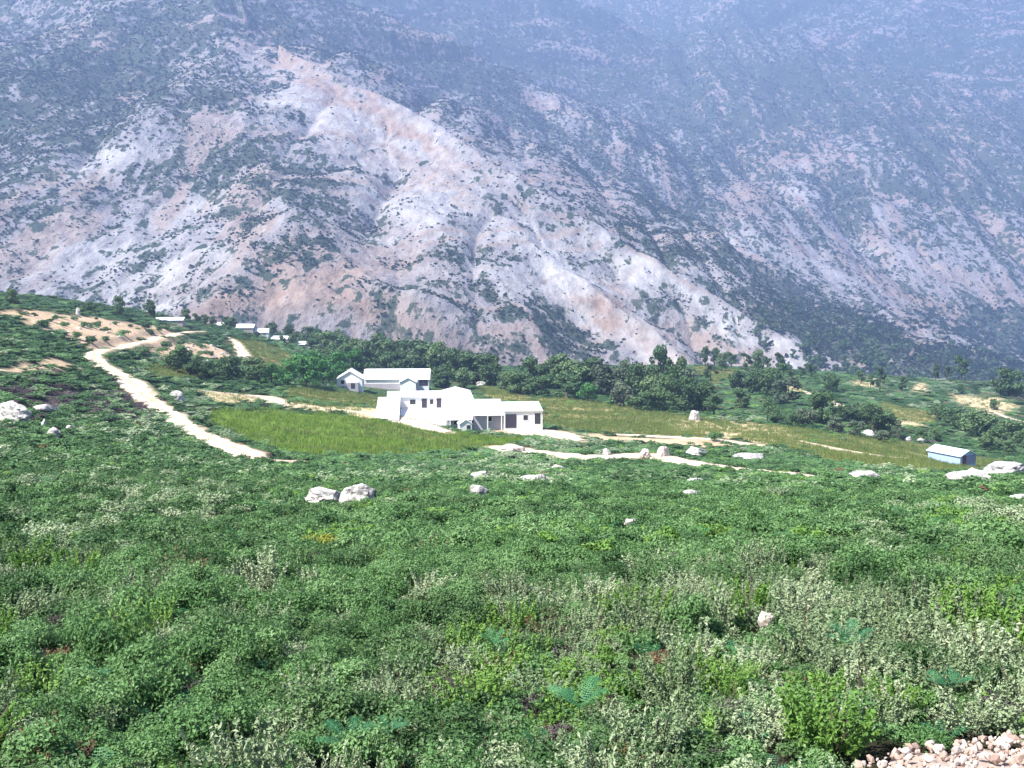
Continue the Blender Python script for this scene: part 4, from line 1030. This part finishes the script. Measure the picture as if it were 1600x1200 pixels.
tree(918, 628, 28, 'green', 'bright green low bushy tree before the dark belt right of the courtyard house', None, 'leafy_tree', 1.2)
tree(957, 634, 22, 'green', 'light green bush below the grey oaks of the tree belt', None, 'leafy_tree', 1.3)
tree(1116, 648, 30, 'thin', 'thin straggly tree just right of the upright pale boulder', None, wide=1.2)
tree(1157, 637, 28, 'dark', 'lone dark tree on the green slope right of the belt', None, wide=0.9)
tree(1160, 634, 20, 'grey', 'small grey bush close beside the lone dark tree on the green slope', None, wide=1.2)
G_open = 'scattered trees on the open slope right of the belt'
for px, pyb, h, k, w in [(1102, 572, 30, 'thin', 0.9), (1116, 572, 30, 'thin', 0.9), (1127, 580, 26, 'dark', 0.8), (1111, 596, 26, 'thin', 1.0), (1142, 574, 24, 'thin', 1), (1163, 580, 32, 'thin', 1.0), (1182, 582, 34, 'dark', 0.8), (1198, 578, 24, 'thin', 1), (1215, 580, 34, 'thin', 0.9), (1157, 614, 44, 'dark', 1.0), (1176, 616, 40, 'dark', 1.0), (1196, 618, 40, 'dark', 1.1), (1226, 604, 34, 'thin', 1.0), (1267, 590, 22, 'thin', 1.2), (1250, 592, 20, 'thin', 1.2), (1300, 612, 30, 'dark', 0.9), (1290, 606, 22, 'thin', 1), (1374, 612, 36, 'thin', 0.7), (1360, 606, 22, 'thin', 0.9), (1345, 600, 22, 'thin', 1), (1462, 596, 34, 'thin', 0.7), (1456, 590, 20, 'dark', 0.9), (1501, 594, 40, 'thin', 0.7), (1494, 592, 26, 'thin', 0.8), (1556, 586, 44, 'thin', 0.75), (1501, 616, 18, 'dark', 0.9), (1480, 594, 22, 'thin', 0.9), (1520, 592, 24, 'thin', 0.9), (1535, 592, 20, 'thin', 1.0), (1412, 600, 14, 'dark', 1.2), (1409, 610, 12, 'dark', 1.2)]:
    tree(px, pyb, h, k, 'small dark tree standing apart on the open slope right of the belt', G_open, wide=w)
for px, pyb, h, k, w, lab in [
    (1228, 632, 44, 'grey', 1.2, 'broad grey green oak above the lower row of dark bushes'),
    (1284, 664, 46, 'dark', 1.15, 'big dark round oak left of the pale trail end'),
    (1198, 660, 46, 'thin', 0.8, 'tall narrow straggly tree at the left end of the lower bush row'),
    (1363, 676, 52, 'dark', 1.05, 'biggest dark round tree of the lower row below the trail'),
    (1528, 684, 46, 'dark', 1.15, 'big dark oak behind and right of the blue hut'),
    (1578, 620, 42, 'dark', 1.15, 'big dark oak on the far rise at the right edge'),
    (1440, 690, 22, 'dark', 1.2, 'small dark green bush tree left behind the blue hut'),
    (1402, 686, 26, 'grey', 1.0, 'grey straggly bush right of the biggest dark round tree'),
    (1553, 640, 20, 'dark', 1.0, 'small dark tree beside the bare ground at the right edge')]:
    tree(px, pyb, h, k, lab, None, wide=w)
for px, pyb, h, k, w in [(1212, 664, 28, 'dark', 1.2), (1240, 668, 28, 'dark', 1.2), (1262, 668, 34, 'grey', 1.2), (1336, 682, 30, 'grey', 1.1), (1305, 676, 32, 'grey', 1.15), (1320, 660, 32, 'dark', 1.3), (1345, 662, 36, 'dark', 1.2), (1384, 680, 34, 'dark', 1.1), (1376, 690, 20, 'grey', 1.2)]:
    tree(px, pyb, h, k, '%s from the left of the bushy trees in the lower row below the pale trail' % ORD[[1212, 1240, 1262, 1305, 1320, 1336, 1345, 1376, 1384].index(px)], 'bushy trees of the lower row', wide=w)
for px, pyb, h, w in [(1490, 668, 34, 1.3), (1468, 656, 26, 1.3), (1508, 676, 36, 1.2), (1559, 700, 36, 1.2), (1583, 694, 36, 1.1), (1545, 704, 26, 1.2), (1462, 690, 20, 1.3), (1598, 700, 34, 1), (1575, 706, 22, 1.3)]:
    tree(px, pyb, h, 'dark', '%s from the left of the dark bushy oaks in the clump behind the blue hut' % ORD[[1462, 1468, 1490, 1508, 1545, 1559, 1575, 1583, 1598].index(px)], 'oaks behind the blue hut', wide=w)
tree(186, 492, 26, 'dark', 'left one of two small dark trees on the crest above the sandy bank', None, wide=0.8)
tree(234, 498, 30, 'dark', 'right one of two small dark trees on the crest above the sandy bank', None, wide=0.8)
tree(140, 488, 14, 'dark', 'low dark bush tree on the crest left of the two small trees', None, wide=1.8)
tree(20, 476, 24, 'dark', 'dim dark tree on the crest near the left edge', None, wide=0.9)
for px, Y, h in [(290, 372, 20), (306, 372, 16), (318, 380, 15), (332, 385, 18), (360, 395, 24), (352, 400, 16), (395, 420, 15), (423, 430, 20), (451, 440, 20), (463, 430, 16), (480, 440, 26), (470, 420, 20), (500, 430, 30), (488, 400, 24), (516, 420, 30), (455, 400, 18), (440, 390, 14), (415, 410, 13), (530, 430, 34), (400, 380, 12)]:
    tree(px, 0, h, 'dark', 'small dark tree among the houses of the far village', 'trees of the far village', wide=1.0, Y=Y)

# ------------------------------------------------------------------ single bushes on the bare bank and the fields
BUSHM = [mesh_np('bush', *leaf_cloud(*bush_points(520, 700 + s, 7, 0.8), 0.17, 0.7, 0.6, 700 + s), M['oak' if s < 3 else 'mid'], False) for s in range(5)]
def bush(px, py, w, label, group, h=0.75):
    p = hit(px, py); s = p[1] / F; r = w * s / 2 * 1.15
    o = link('bush', BUSHM[rng.integers(0, 5)], label=label, category='bush', group=group)
    o.location = p; o.scale = (r, r, r * h * 1.3); o.rotation_euler = (0, 0, rng.uniform(0, 6.28)); KEEP.append((p[0], p[1], r * 0.7))
for px, py, w in [(118, 501, 14), (135, 513, 20), (153, 512, 22), (168, 518, 14), (150, 500, 10), (196, 526, 22), (226, 515, 26), (248, 518, 20), (236, 524, 18), (262, 516, 16), (276, 520, 14), (182, 508, 12), (205, 512, 12), (100, 512, 18), (88, 500, 16), (70, 512, 24), (120, 530, 26), (145, 538, 28), (165, 534, 20), (55, 495, 14), (212, 502, 12), (190, 500, 10)]:
    bush(px, py, w, 'dark green bush on the bare sandy bank above the dirt track', 'bushes on the sandy bank')
for px, py, w in [(168, 560, 16), (180, 566, 18), (200, 562, 22), (195, 572, 18), (225, 556, 24), (250, 552, 24), (262, 545, 26), (275, 556, 20), (290, 562, 16), (312, 556, 14), (330, 556, 16), (315, 545, 16), (345, 566, 14), (285, 540, 20), (230, 566, 18)]:
    bush(px, py, w, 'green bush on the stony knoll inside the bend of the dirt track', 'bushes on the stony knoll')
for px, py, w, lab in [(869, 653, 14, 'small dark bush alone in the dry field right of the courtyard house'), (960, 653, 10, 'tiny dark bush in the dry field below the tree belt'), (455, 632, 16, 'reddish grey bush on the sandy strip left of the meadow path'), (550, 631, 10, 'little green bush in the grass above the pale path to the house'), (1120, 690, 30, 'dark low bush on the end of the red earth step'), (1290, 706, 12, 'dark bush by the upper trail in the straw field')]:
    bush(px, py, w, lab, None)
V = []; Fc = []; o_ = 0
for q in range(90):
    px, py = (rng.uniform(285, 372), rng.uniform(540, 566)) if q < 60 else (rng.uniform(60, 250), rng.uniform(490, 530))
    p = hit(px, py); me = rock_mesh('rubble', 1, 0.8, 0.6, 1300 + q % 7, M['rock'], 1, 4); sc = rng.uniform(0.2, 0.65)
    v = np.array([u.co[:] for u in me.vertices]) * sc + p + np.array([0, 0, sc * 0.2]); f = np.array([u.vertices[:] for u in me.polygons]); V.append(v); Fc.append(f + o_); o_ += len(v); bpy.data.meshes.remove(me)
link('rubble', mesh_np('rubble', np.concatenate(V), np.concatenate(Fc), M['rock'], False), kind='stuff', label='pale rubble stones strewn over the stony knoll and the sandy bank', category='stones')
# larger scrub plants one can pick out in the foreground
p = hit(498, 862); YB = mesh_np('yellow_bush', *leaf_cloud(*bush_points(1500, 801, 9, 0.7), 0.10, 0.6, 0.7, 801), M['yellow'], False)
o = link('flowering_bush', YB, label='yellow flowering bush in the scrub below the big rock pair', category='bush'); o.location = p; o.scale = (0.50, 0.42, 0.36); o.location.z += 0.05; KEEP.append((p[0], p[1], 0.15))
p = hit(1318, 1186); t = thing('leafy_bush', 'bright green leafy bush beside the gravel in the lower right corner', 'bush', p, 0.4)
v, f = leaf_cloud(*spray_points(2600, 811, 46, 1.0, 0.7), 0.085, 0.5, 0.5, 811); link('foliage', mesh_np('foliage', v, f, M['bright'], False), t)
v, f = twig_set(811, 14, 0.8); link('stems', mesh_np('stems', v, f, M['bark'], False), t); t.scale = (0.36, 0.36, 0.40); t.location.x -= 0.10
KEEP.append((p[0] - 0.1, p[1], 0.30)); KEEP.append((p[0] - 0.1, p[1] - 0.45, 0.28))
FROND = [mesh_np('frond', *frond_mesh(820 + s, 14), M['fern'], False) for s in range(4)]
for px, py, sc, lab in [(545, 1215, 0.17, 'large blue green fern at the bottom edge left of the middle'), (905, 1150, 0.19, 'blue green fern under the pale shrub right of the middle'), (610, 1190, 0.12, 'smaller fern right of the large one at the bottom edge'), (1330, 1040, 0.22, 'dark green fern in the scrub below the pinkish standing stone'), (770, 1040, 0.15, 'small fern in the scrub near the middle of the slope'), (1480, 1115, 0.15, 'fern above the gravel at the right')]:
    p = hit(px, py); t = thing('fern', lab, 'fern', p, rng.uniform(0, 6), None); t.scale = (sc, sc, sc); t.location.z += 0.15
    for q in range(7):
        fo = link('frond', FROND[q % 4], t); fo.rotation_euler = (rng.normal(0, 0.15), rng.normal(0, 0.12), q * 0.9 + rng.uniform(-0.2, 0.2)); k = rng.uniform(0.75, 1.1); fo.scale = (k, k, k)
    bm = bmesh.new(); bmesh.ops.create_cone(bm, cap_ends=True, segments=6, radius1=0.022, radius2=0.016, depth=0.75); bmesh.ops.translate(bm, verts=bm.verts, vec=(0, 0, -0.36)); bm_obj('stem', bm, M['bark'], t)
    KEEP.append((p[0], p[1], sc * 0.8)); KEEP.append((p[0], p[1] - sc * 1.0, sc * 0.7))

# ------------------------------------------------------------------ gravel heap in the lower right corner
GRV = poly_world([(1560, 1166), (1480, 1174), (1410, 1184), (1350, 1200), (1330, 1230), (1450, 1250), (1700, 1260), (2300, 1300), (2300, 1150), (1700, 1146)])
gx = np.linspace(GRV[:, 0].min() - 0.1, GRV[:, 0].max() + 0.3, 50); gy = np.linspace(GRV[:, 1].min() - 0.6, GRV[:, 1].max() + 0.1, 40)
QX, QY = np.meshgrid(gx, gy); gm = poly_mask(QX, QY, GRV, 0.02, 0.004)
QZ = ground(QX, QY) + 0.09 * gm - 0.05 + (fbm(QX * 6, QY * 6, 3, 6) - 0.5) * 0.08
ii = np.arange(QX.size).reshape(QX.shape)
fc = np.stack([ii[:-1, :-1], ii[:-1, 1:], ii[1:, 1:], ii[1:, :-1]], -1).reshape(-1, 4)
grav = link('gravel_bank', mesh_np('gravel_bank', np.stack([QX, QY, QZ], -1).reshape(-1, 3), fc, plain_mat('gravel_soil', (0.30, 0.23, 0.19), 0.95, 0.35, 12)), kind='structure')
STM = [rock_mesh('stone', 1, 0.8, 0.6, 900 + s, plain_mat('gravel_stone', c, 0.9, 0.2, 4), 1, 4) for s, c in enumerate([(0.40, 0.33, 0.29), (0.30, 0.22, 0.18), (0.47, 0.42, 0.38), (0.25, 0.18, 0.15), (0.36, 0.31, 0.29), (0.40, 0.29, 0.23)])]
for q_ in STM:
    for pl in q_.polygons: pl.use_smooth = False
ns = 0
while ns < 290:
    x = rng.uniform(gx[0], gx[-1]); y = rng.uniform(gy[0], gy[-1])
    if poly_mask(np.array([x]), np.array([y]), GRV, 0.01, 0.004)[0] < 0.5 or math.atan2(x, y) > 0.47: continue
    o = link('stone', STM[rng.integers(0, 6)], grav); s = 0.010 + 0.026 * rng.uniform() ** 2
    o.location = (x, y, float(ground(np.array([x]), np.array([y]))[0]) + 0.05 + s * 0.3); o.scale = (s, s, s); o.rotation_euler = tuple(rng.uniform(0, 6.28, 3)); ns += 1

V = []; Fc = []; o_ = 0; sv = [np.array([u.co[:] for u in m_.vertices]) for m_ in STM[:3]]; sf = [np.array([u.vertices[:] for u in m_.polygons]) for m_ in STM[:3]]
for q in range(1500):
    x = rng.uniform(gx[0], gx[-1]); y = rng.uniform(gy[0], gy[-1])
    if poly_mask(np.array([x]), np.array([y]), GRV, 0.01, 0.004)[0] < 0.5: continue
    k = q % 3; sc = rng.uniform(0.007, 0.020); an = rng.uniform(0, 6.28); Rm = np.array([[math.cos(an), -math.sin(an), 0], [math.sin(an), math.cos(an), 0], [0, 0, 1]])
    V.append(sv[k] @ Rm * sc + np.array([x, y, float(ground(np.array([x]), np.array([y]))[0]) + 0.045])); Fc.append(sf[k] + o_); o_ += len(sv[k])
link('gravel', mesh_np('gravel', np.concatenate(V), np.concatenate(Fc), plain_mat('fine_gravel', (0.36, 0.29, 0.25), 0.9, 0.3, 30), False), kind='stuff', label='fine pale gravel between the larger stones in the lower right corner', category='gravel')

# ------------------------------------------------------------------ ground cover
sp_f = lambda r: 0.25 + 0.0105 * r if r < 120 else 1.51 + 0.006 * (r - 120)
P = jitter_grid(2.2, 520, -0.60, 0.60, sp_f)
X, Y = P[:, 0], P[:, 1]; r = np.hypot(X, Y)
rcst = np.interp(np.clip(np.arctan2(X, Y), -0.62, 0.62), RC_T, RC_R)
cvp = cover(X, Y)
open_ = np.maximum.reduce([cvp['meadow'], cvp['dry'], cvp['straw'], cvp['bank']])
ok = (r < rcst + 25) & (rng.uniform(0, 1, len(X)) > open_ * np.where(cvp['bank'] > 0.5, 0.93, 0.985)) & (path_dist(X, Y) > 0.5 * (r > 20)) & (path_dist(X * (1 + 1.6 / r), Y * (1 + 1.6 / r)) > 0.3) & (path_dist(X * (1 + 3.2 / r), Y * (1 + 3.2 / r)) > -0.2) & clear_of(X, Y)
ok &= ~((poly_mask(X, Y, GRV, 0.02, 0.006) > 0.5) & (r < 9))
g_r = float(np.hypot(*hit(1500, 1178)[:2]))
ok &= ~((np.arctan2(X, Y) > 0.315) & (np.arctan2(X, Y) < 0.56) & (r < g_r))
ok &= rng.uniform(0, 1, len(X)) > 0.22 * sstep(0.50, 0.62, fbm(X / (0.6 + r * 0.03), Y / (0.6 + r * 0.03), 2, 171))
thin = sstep(110, 210, r) * sstep(-0.20, -0.08, np.arctan2(X, Y))       # grass takes over on the bench
ok &= rng.uniform(0, 1, len(X)) > thin * (0.80 - 0.62 * sstep(0.10, 0.25, np.arctan2(X, Y)) - 0.9 * (fbm(X / 13, Y / 13, 3, 55) - 0.45))
X, Y, r = X[ok], Y[ok], r[ok]; cvh = cvp['heather'][ok]
n1 = fbm(X / (2.5 + r * 0.06), Y / (2.5 + r * 0.06), 3, 101); n2 = fbm(X / 1.6, Y / 1.6, 3, 103); n3 = fbm(X / (1.2 + r * 0.02), Y / (1.2 + r * 0.02), 3, 107)
u = rng.uniform(0, 1, len(X)); thp = np.arctan2(X, Y)
pale_w = np.clip(0.50 - r / 26, 0.06, 0.5) + 0.45 * np.exp(-((thp - 0.10) / 0.22) ** 2) * (r < 11) + 0.20 * sstep(-0.15, 0.15, thp) * (r < 16) + (n1 - 0.5) * 1.1
kind = np.where(n3 > 0.5, 'mid', 'oak').astype(object)
kind[(u < 0.25)] = 'mid'
kind[u < pale_w] = 'pale'
kind[(n2 > 0.66) & (u > 0.5)] = 'bright'
kind[(rng.uniform(0, 1, len(X)) < 0.035)] = 'fern'
kind[(rng.uniform(0, 1, len(X)) < 0.012)] = 'dead'
kind[(rng.uniform(0, 1, len(X)) < 0.02) | (rng.uniform(0, 1, len(X)) < cvh * 0.62)] = 'heather'
dark_left = sstep(-0.16, -0.30, thp) * sstep(6, 20, r) * (u > 0.25)  # lens vignetting at the left, put into the choice of darker plants
kind[(dark_left > 0.5) & ((kind == 'mid') | (kind == 'pale') | (kind == 'bright')) & (rng.uniform(0, 1, len(X)) < 0.75)] = 'oak'
lev = np.where(r < 15, '0', np.where(r < 48, '1', '2'))
pick = np.array([KINDS[k + l][rng.integers(0, len(KINDS[k + l]))] for k, l in zip(kind, lev)])
spv = np.array([sp_f(q) for q in r])
sc = spv * rng.uniform(0.72, 1.25, len(X)) * (0.85 + 0.5 * (n1 - 0.4))
hs = sc * rng.uniform(0.65, 1.25, len(X)) * (0.65 + 0.75 * n3) * np.where(r < 15, 1.0, 0.85)
hs = np.minimum(hs, rng.uniform(0.40, 0.62, len(X)))
hs = np.where(kind == 'heather', hs * 0.7, hs)
Pz = np.stack([X, Y, ground(X, Y) - 0.06 * sc], 1)
nearm = r < 48
scatter('scrub', Pz[nearm], np.stack([sc, sc, hs], 1)[nearm], pick[nearm], 'dense low green scrub of many mixed shrubs covering the near slope', 'scrub')
scatter('hillside_scrub', Pz[~nearm], np.stack([sc, sc, hs], 1)[~nearm], pick[~nearm], 'green scrub covering the farther hillside round the tracks', 'scrub')

# low herbs between the near shrubs
P = jitter_grid(2.4, 16, -0.58, 0.58, lambda q: 0.17 + 0.006 * q)
X, Y = P[:, 0], P[:, 1]; r = np.hypot(X, Y)
ok = ~((poly_mask(X, Y, GRV, 0.02, 0.006) > 0.4) | ((np.arctan2(X, Y) > 0.315) & (r < g_r - 0.1)))
X, Y = X[ok], Y[ok]
kk = rng.choice(['mid1', 'oak1', 'pale1', 'bright1', 'fern1', 'heather1', 'dead1'], len(X), p=[0.40, 0.24, 0.12, 0.06, 0.08, 0.05, 0.05])
pick = np.array([KINDS[k][rng.integers(0, len(KINDS[k]))] for k in kk]); s = rng.uniform(0.09, 0.19, len(X))
scatter('low_herbs', np.stack([X, Y, ground(X, Y) - 0.01], 1), np.stack([s, s, s], 1), pick, 'low herbs and seedlings filling the gaps under the near shrubs', 'herbs')

# grasses of the meadow and the dry fields
P = jitter_grid(95, 470, -0.42, 0.56, lambda q: 0.55 + 0.0025 * q)
X, Y = P[:, 0], P[:, 1]; cvp = cover(X, Y); r = np.hypot(X, Y)
fieldm = np.maximum(cvp['meadow'], np.maximum(cvp['dry'], cvp['straw'] * 0.35))
ok = (rng.uniform(0, 1, len(X)) < fieldm) & (path_dist(X, Y) > 0.3) & clear_of(X, Y)
X, Y = X[ok], Y[ok]; mead = cvp['meadow'][ok] > 0.5
hue = fbm(X / 10, Y / 10, 3, 141)
pick = np.where(mead & (hue + rng.uniform(-0.15, 0.15, len(X)) < 0.68), rng.choice(KINDS['grass'], len(X)), rng.choice(KINDS['drygrass'], len(X)))
s = rng.uniform(0.5, 0.85, len(X))
scatter('meadow_grass', np.stack([X, Y, ground(X, Y)], 1), np.stack([s, s, s * rng.uniform(0.5, 1.0, len(X))], 1), pick, 'tall green and straw tinted grass of the meadow and the dry fields', 'grass')

# bushes dotted over the mountain, more where its slope is overgrown
th = rng.uniform(-0.55, 0.55, 420000); yy = np.exp(rng.uniform(math.log(640), math.log(3900), 420000))
X = yy * np.tan(th); Y = yy
vq = mfield(fields[..., 0], X, Y); grain = fbm(X / 16, Y / 16, 3, 151)
ok = (rng.uniform(0, 1, len(X)) < 0.012 + 0.72 * sstep(0.15, 0.85, vq + (grain - 0.5) * 0.9)) & (rng.uniform(0, 1, len(X)) < 1.15 - 0.5 * sstep(1700, 3000, Y))
X, Y = X[ok], Y[ok]
s = 0.65 + 2.3 * rng.uniform(0, 1, len(X)) ** 1.8 * np.clip(Y / 1300, 0.75, 1.7)
scatter('mountain_bushes', np.stack([X, Y, mfield(MZ, X, Y) - 0.3], 1), np.stack([s, s, s * 0.9], 1), rng.choice(KINDS['far'], len(X)), 'countless dark bushes dotted over the bare mountain slopes', 'bushes', 0.25)

# trees on the hazy lower slope across the gorge: the largest singly, the rest as one wood
FT = [mesh_np('far_tree', *leaf_cloud(*crown_points(170, 950 + s, 8, 0.52, 0.05, 1.0)[1:], 0.20, 0.8, 0.5, 950 + s), M['treedark'], False) for s in range(4)]
cand = []
while len(cand) < 900:
    px = rng.uniform(1180, 1640); py = rng.uniform(445, 598)
    line = np.interp(px, [1180, 1300, 1400, 1500, 1640], [470, 490, 500, 492, 480])
    if py < line - 12: continue
    dens = 0.25 + 0.75 * sstep(1200, 1360, np.array([px]))[0]
    if rng.uniform() > dens or fbm(np.array([px / 26]), np.array([py / 17]), 3, 161)[0] < 0.44: continue
    q = mhit(px, py)
    if q[1] < 3800: cand.append((q, rng.uniform(5, 10)))
cand.sort(key=lambda c: -c[1] / c[0][1])
for q, h in cand[:150]:
    o = link('far_tree', FT[rng.integers(0, 4)], label='small blue hazy tree on the wooded slope across the gorge at the right', category='tree', group='hazy trees across the gorge')
    o.location = q; o.scale = (h * 1.0, h * 1.0, h); o.rotation_euler = (0, 0, rng.uniform(0, 6.28))
Q = np.array([c[0] for c in cand[150:]]); hq = np.array([c[1] for c in cand[150:]]) * 0.6
scatter('distant_wood', Q, np.stack([hq, hq, hq], 1), rng.choice(KINDS['far'], len(Q)), 'thin hazy wood on the lower slope across the gorge', 'wood')

# ------------------------------------------------------------------ the air
HZ = (-7200, 7200, -60, 5700, -420, float(MZ.max()) + 60)
bm = bmesh.new(); bx(bm, *HZ); bmesh.ops.recalc_face_normals(bm, faces=bm.faces)
hm = bpy.data.materials.new('haze_air'); hm.use_nodes = True
nd = hm.node_tree.nodes; nd.remove(nd['Principled BSDF'])
pv = nd.new('ShaderNodeVolumePrincipled'); pv.inputs['Color'].default_value = (0.44, 0.60, 1.0, 1); pv.inputs['Density'].default_value = 0.00026; pv.inputs['Anisotropy'].default_value = 0.30
hm.node_tree.links.new(pv.outputs[0], nd['Material Output'].inputs['Volume'])
ho = bm_obj('haze', bm, hm, None); ho['kind'] = 'stuff'
ho.visible_shadow = True
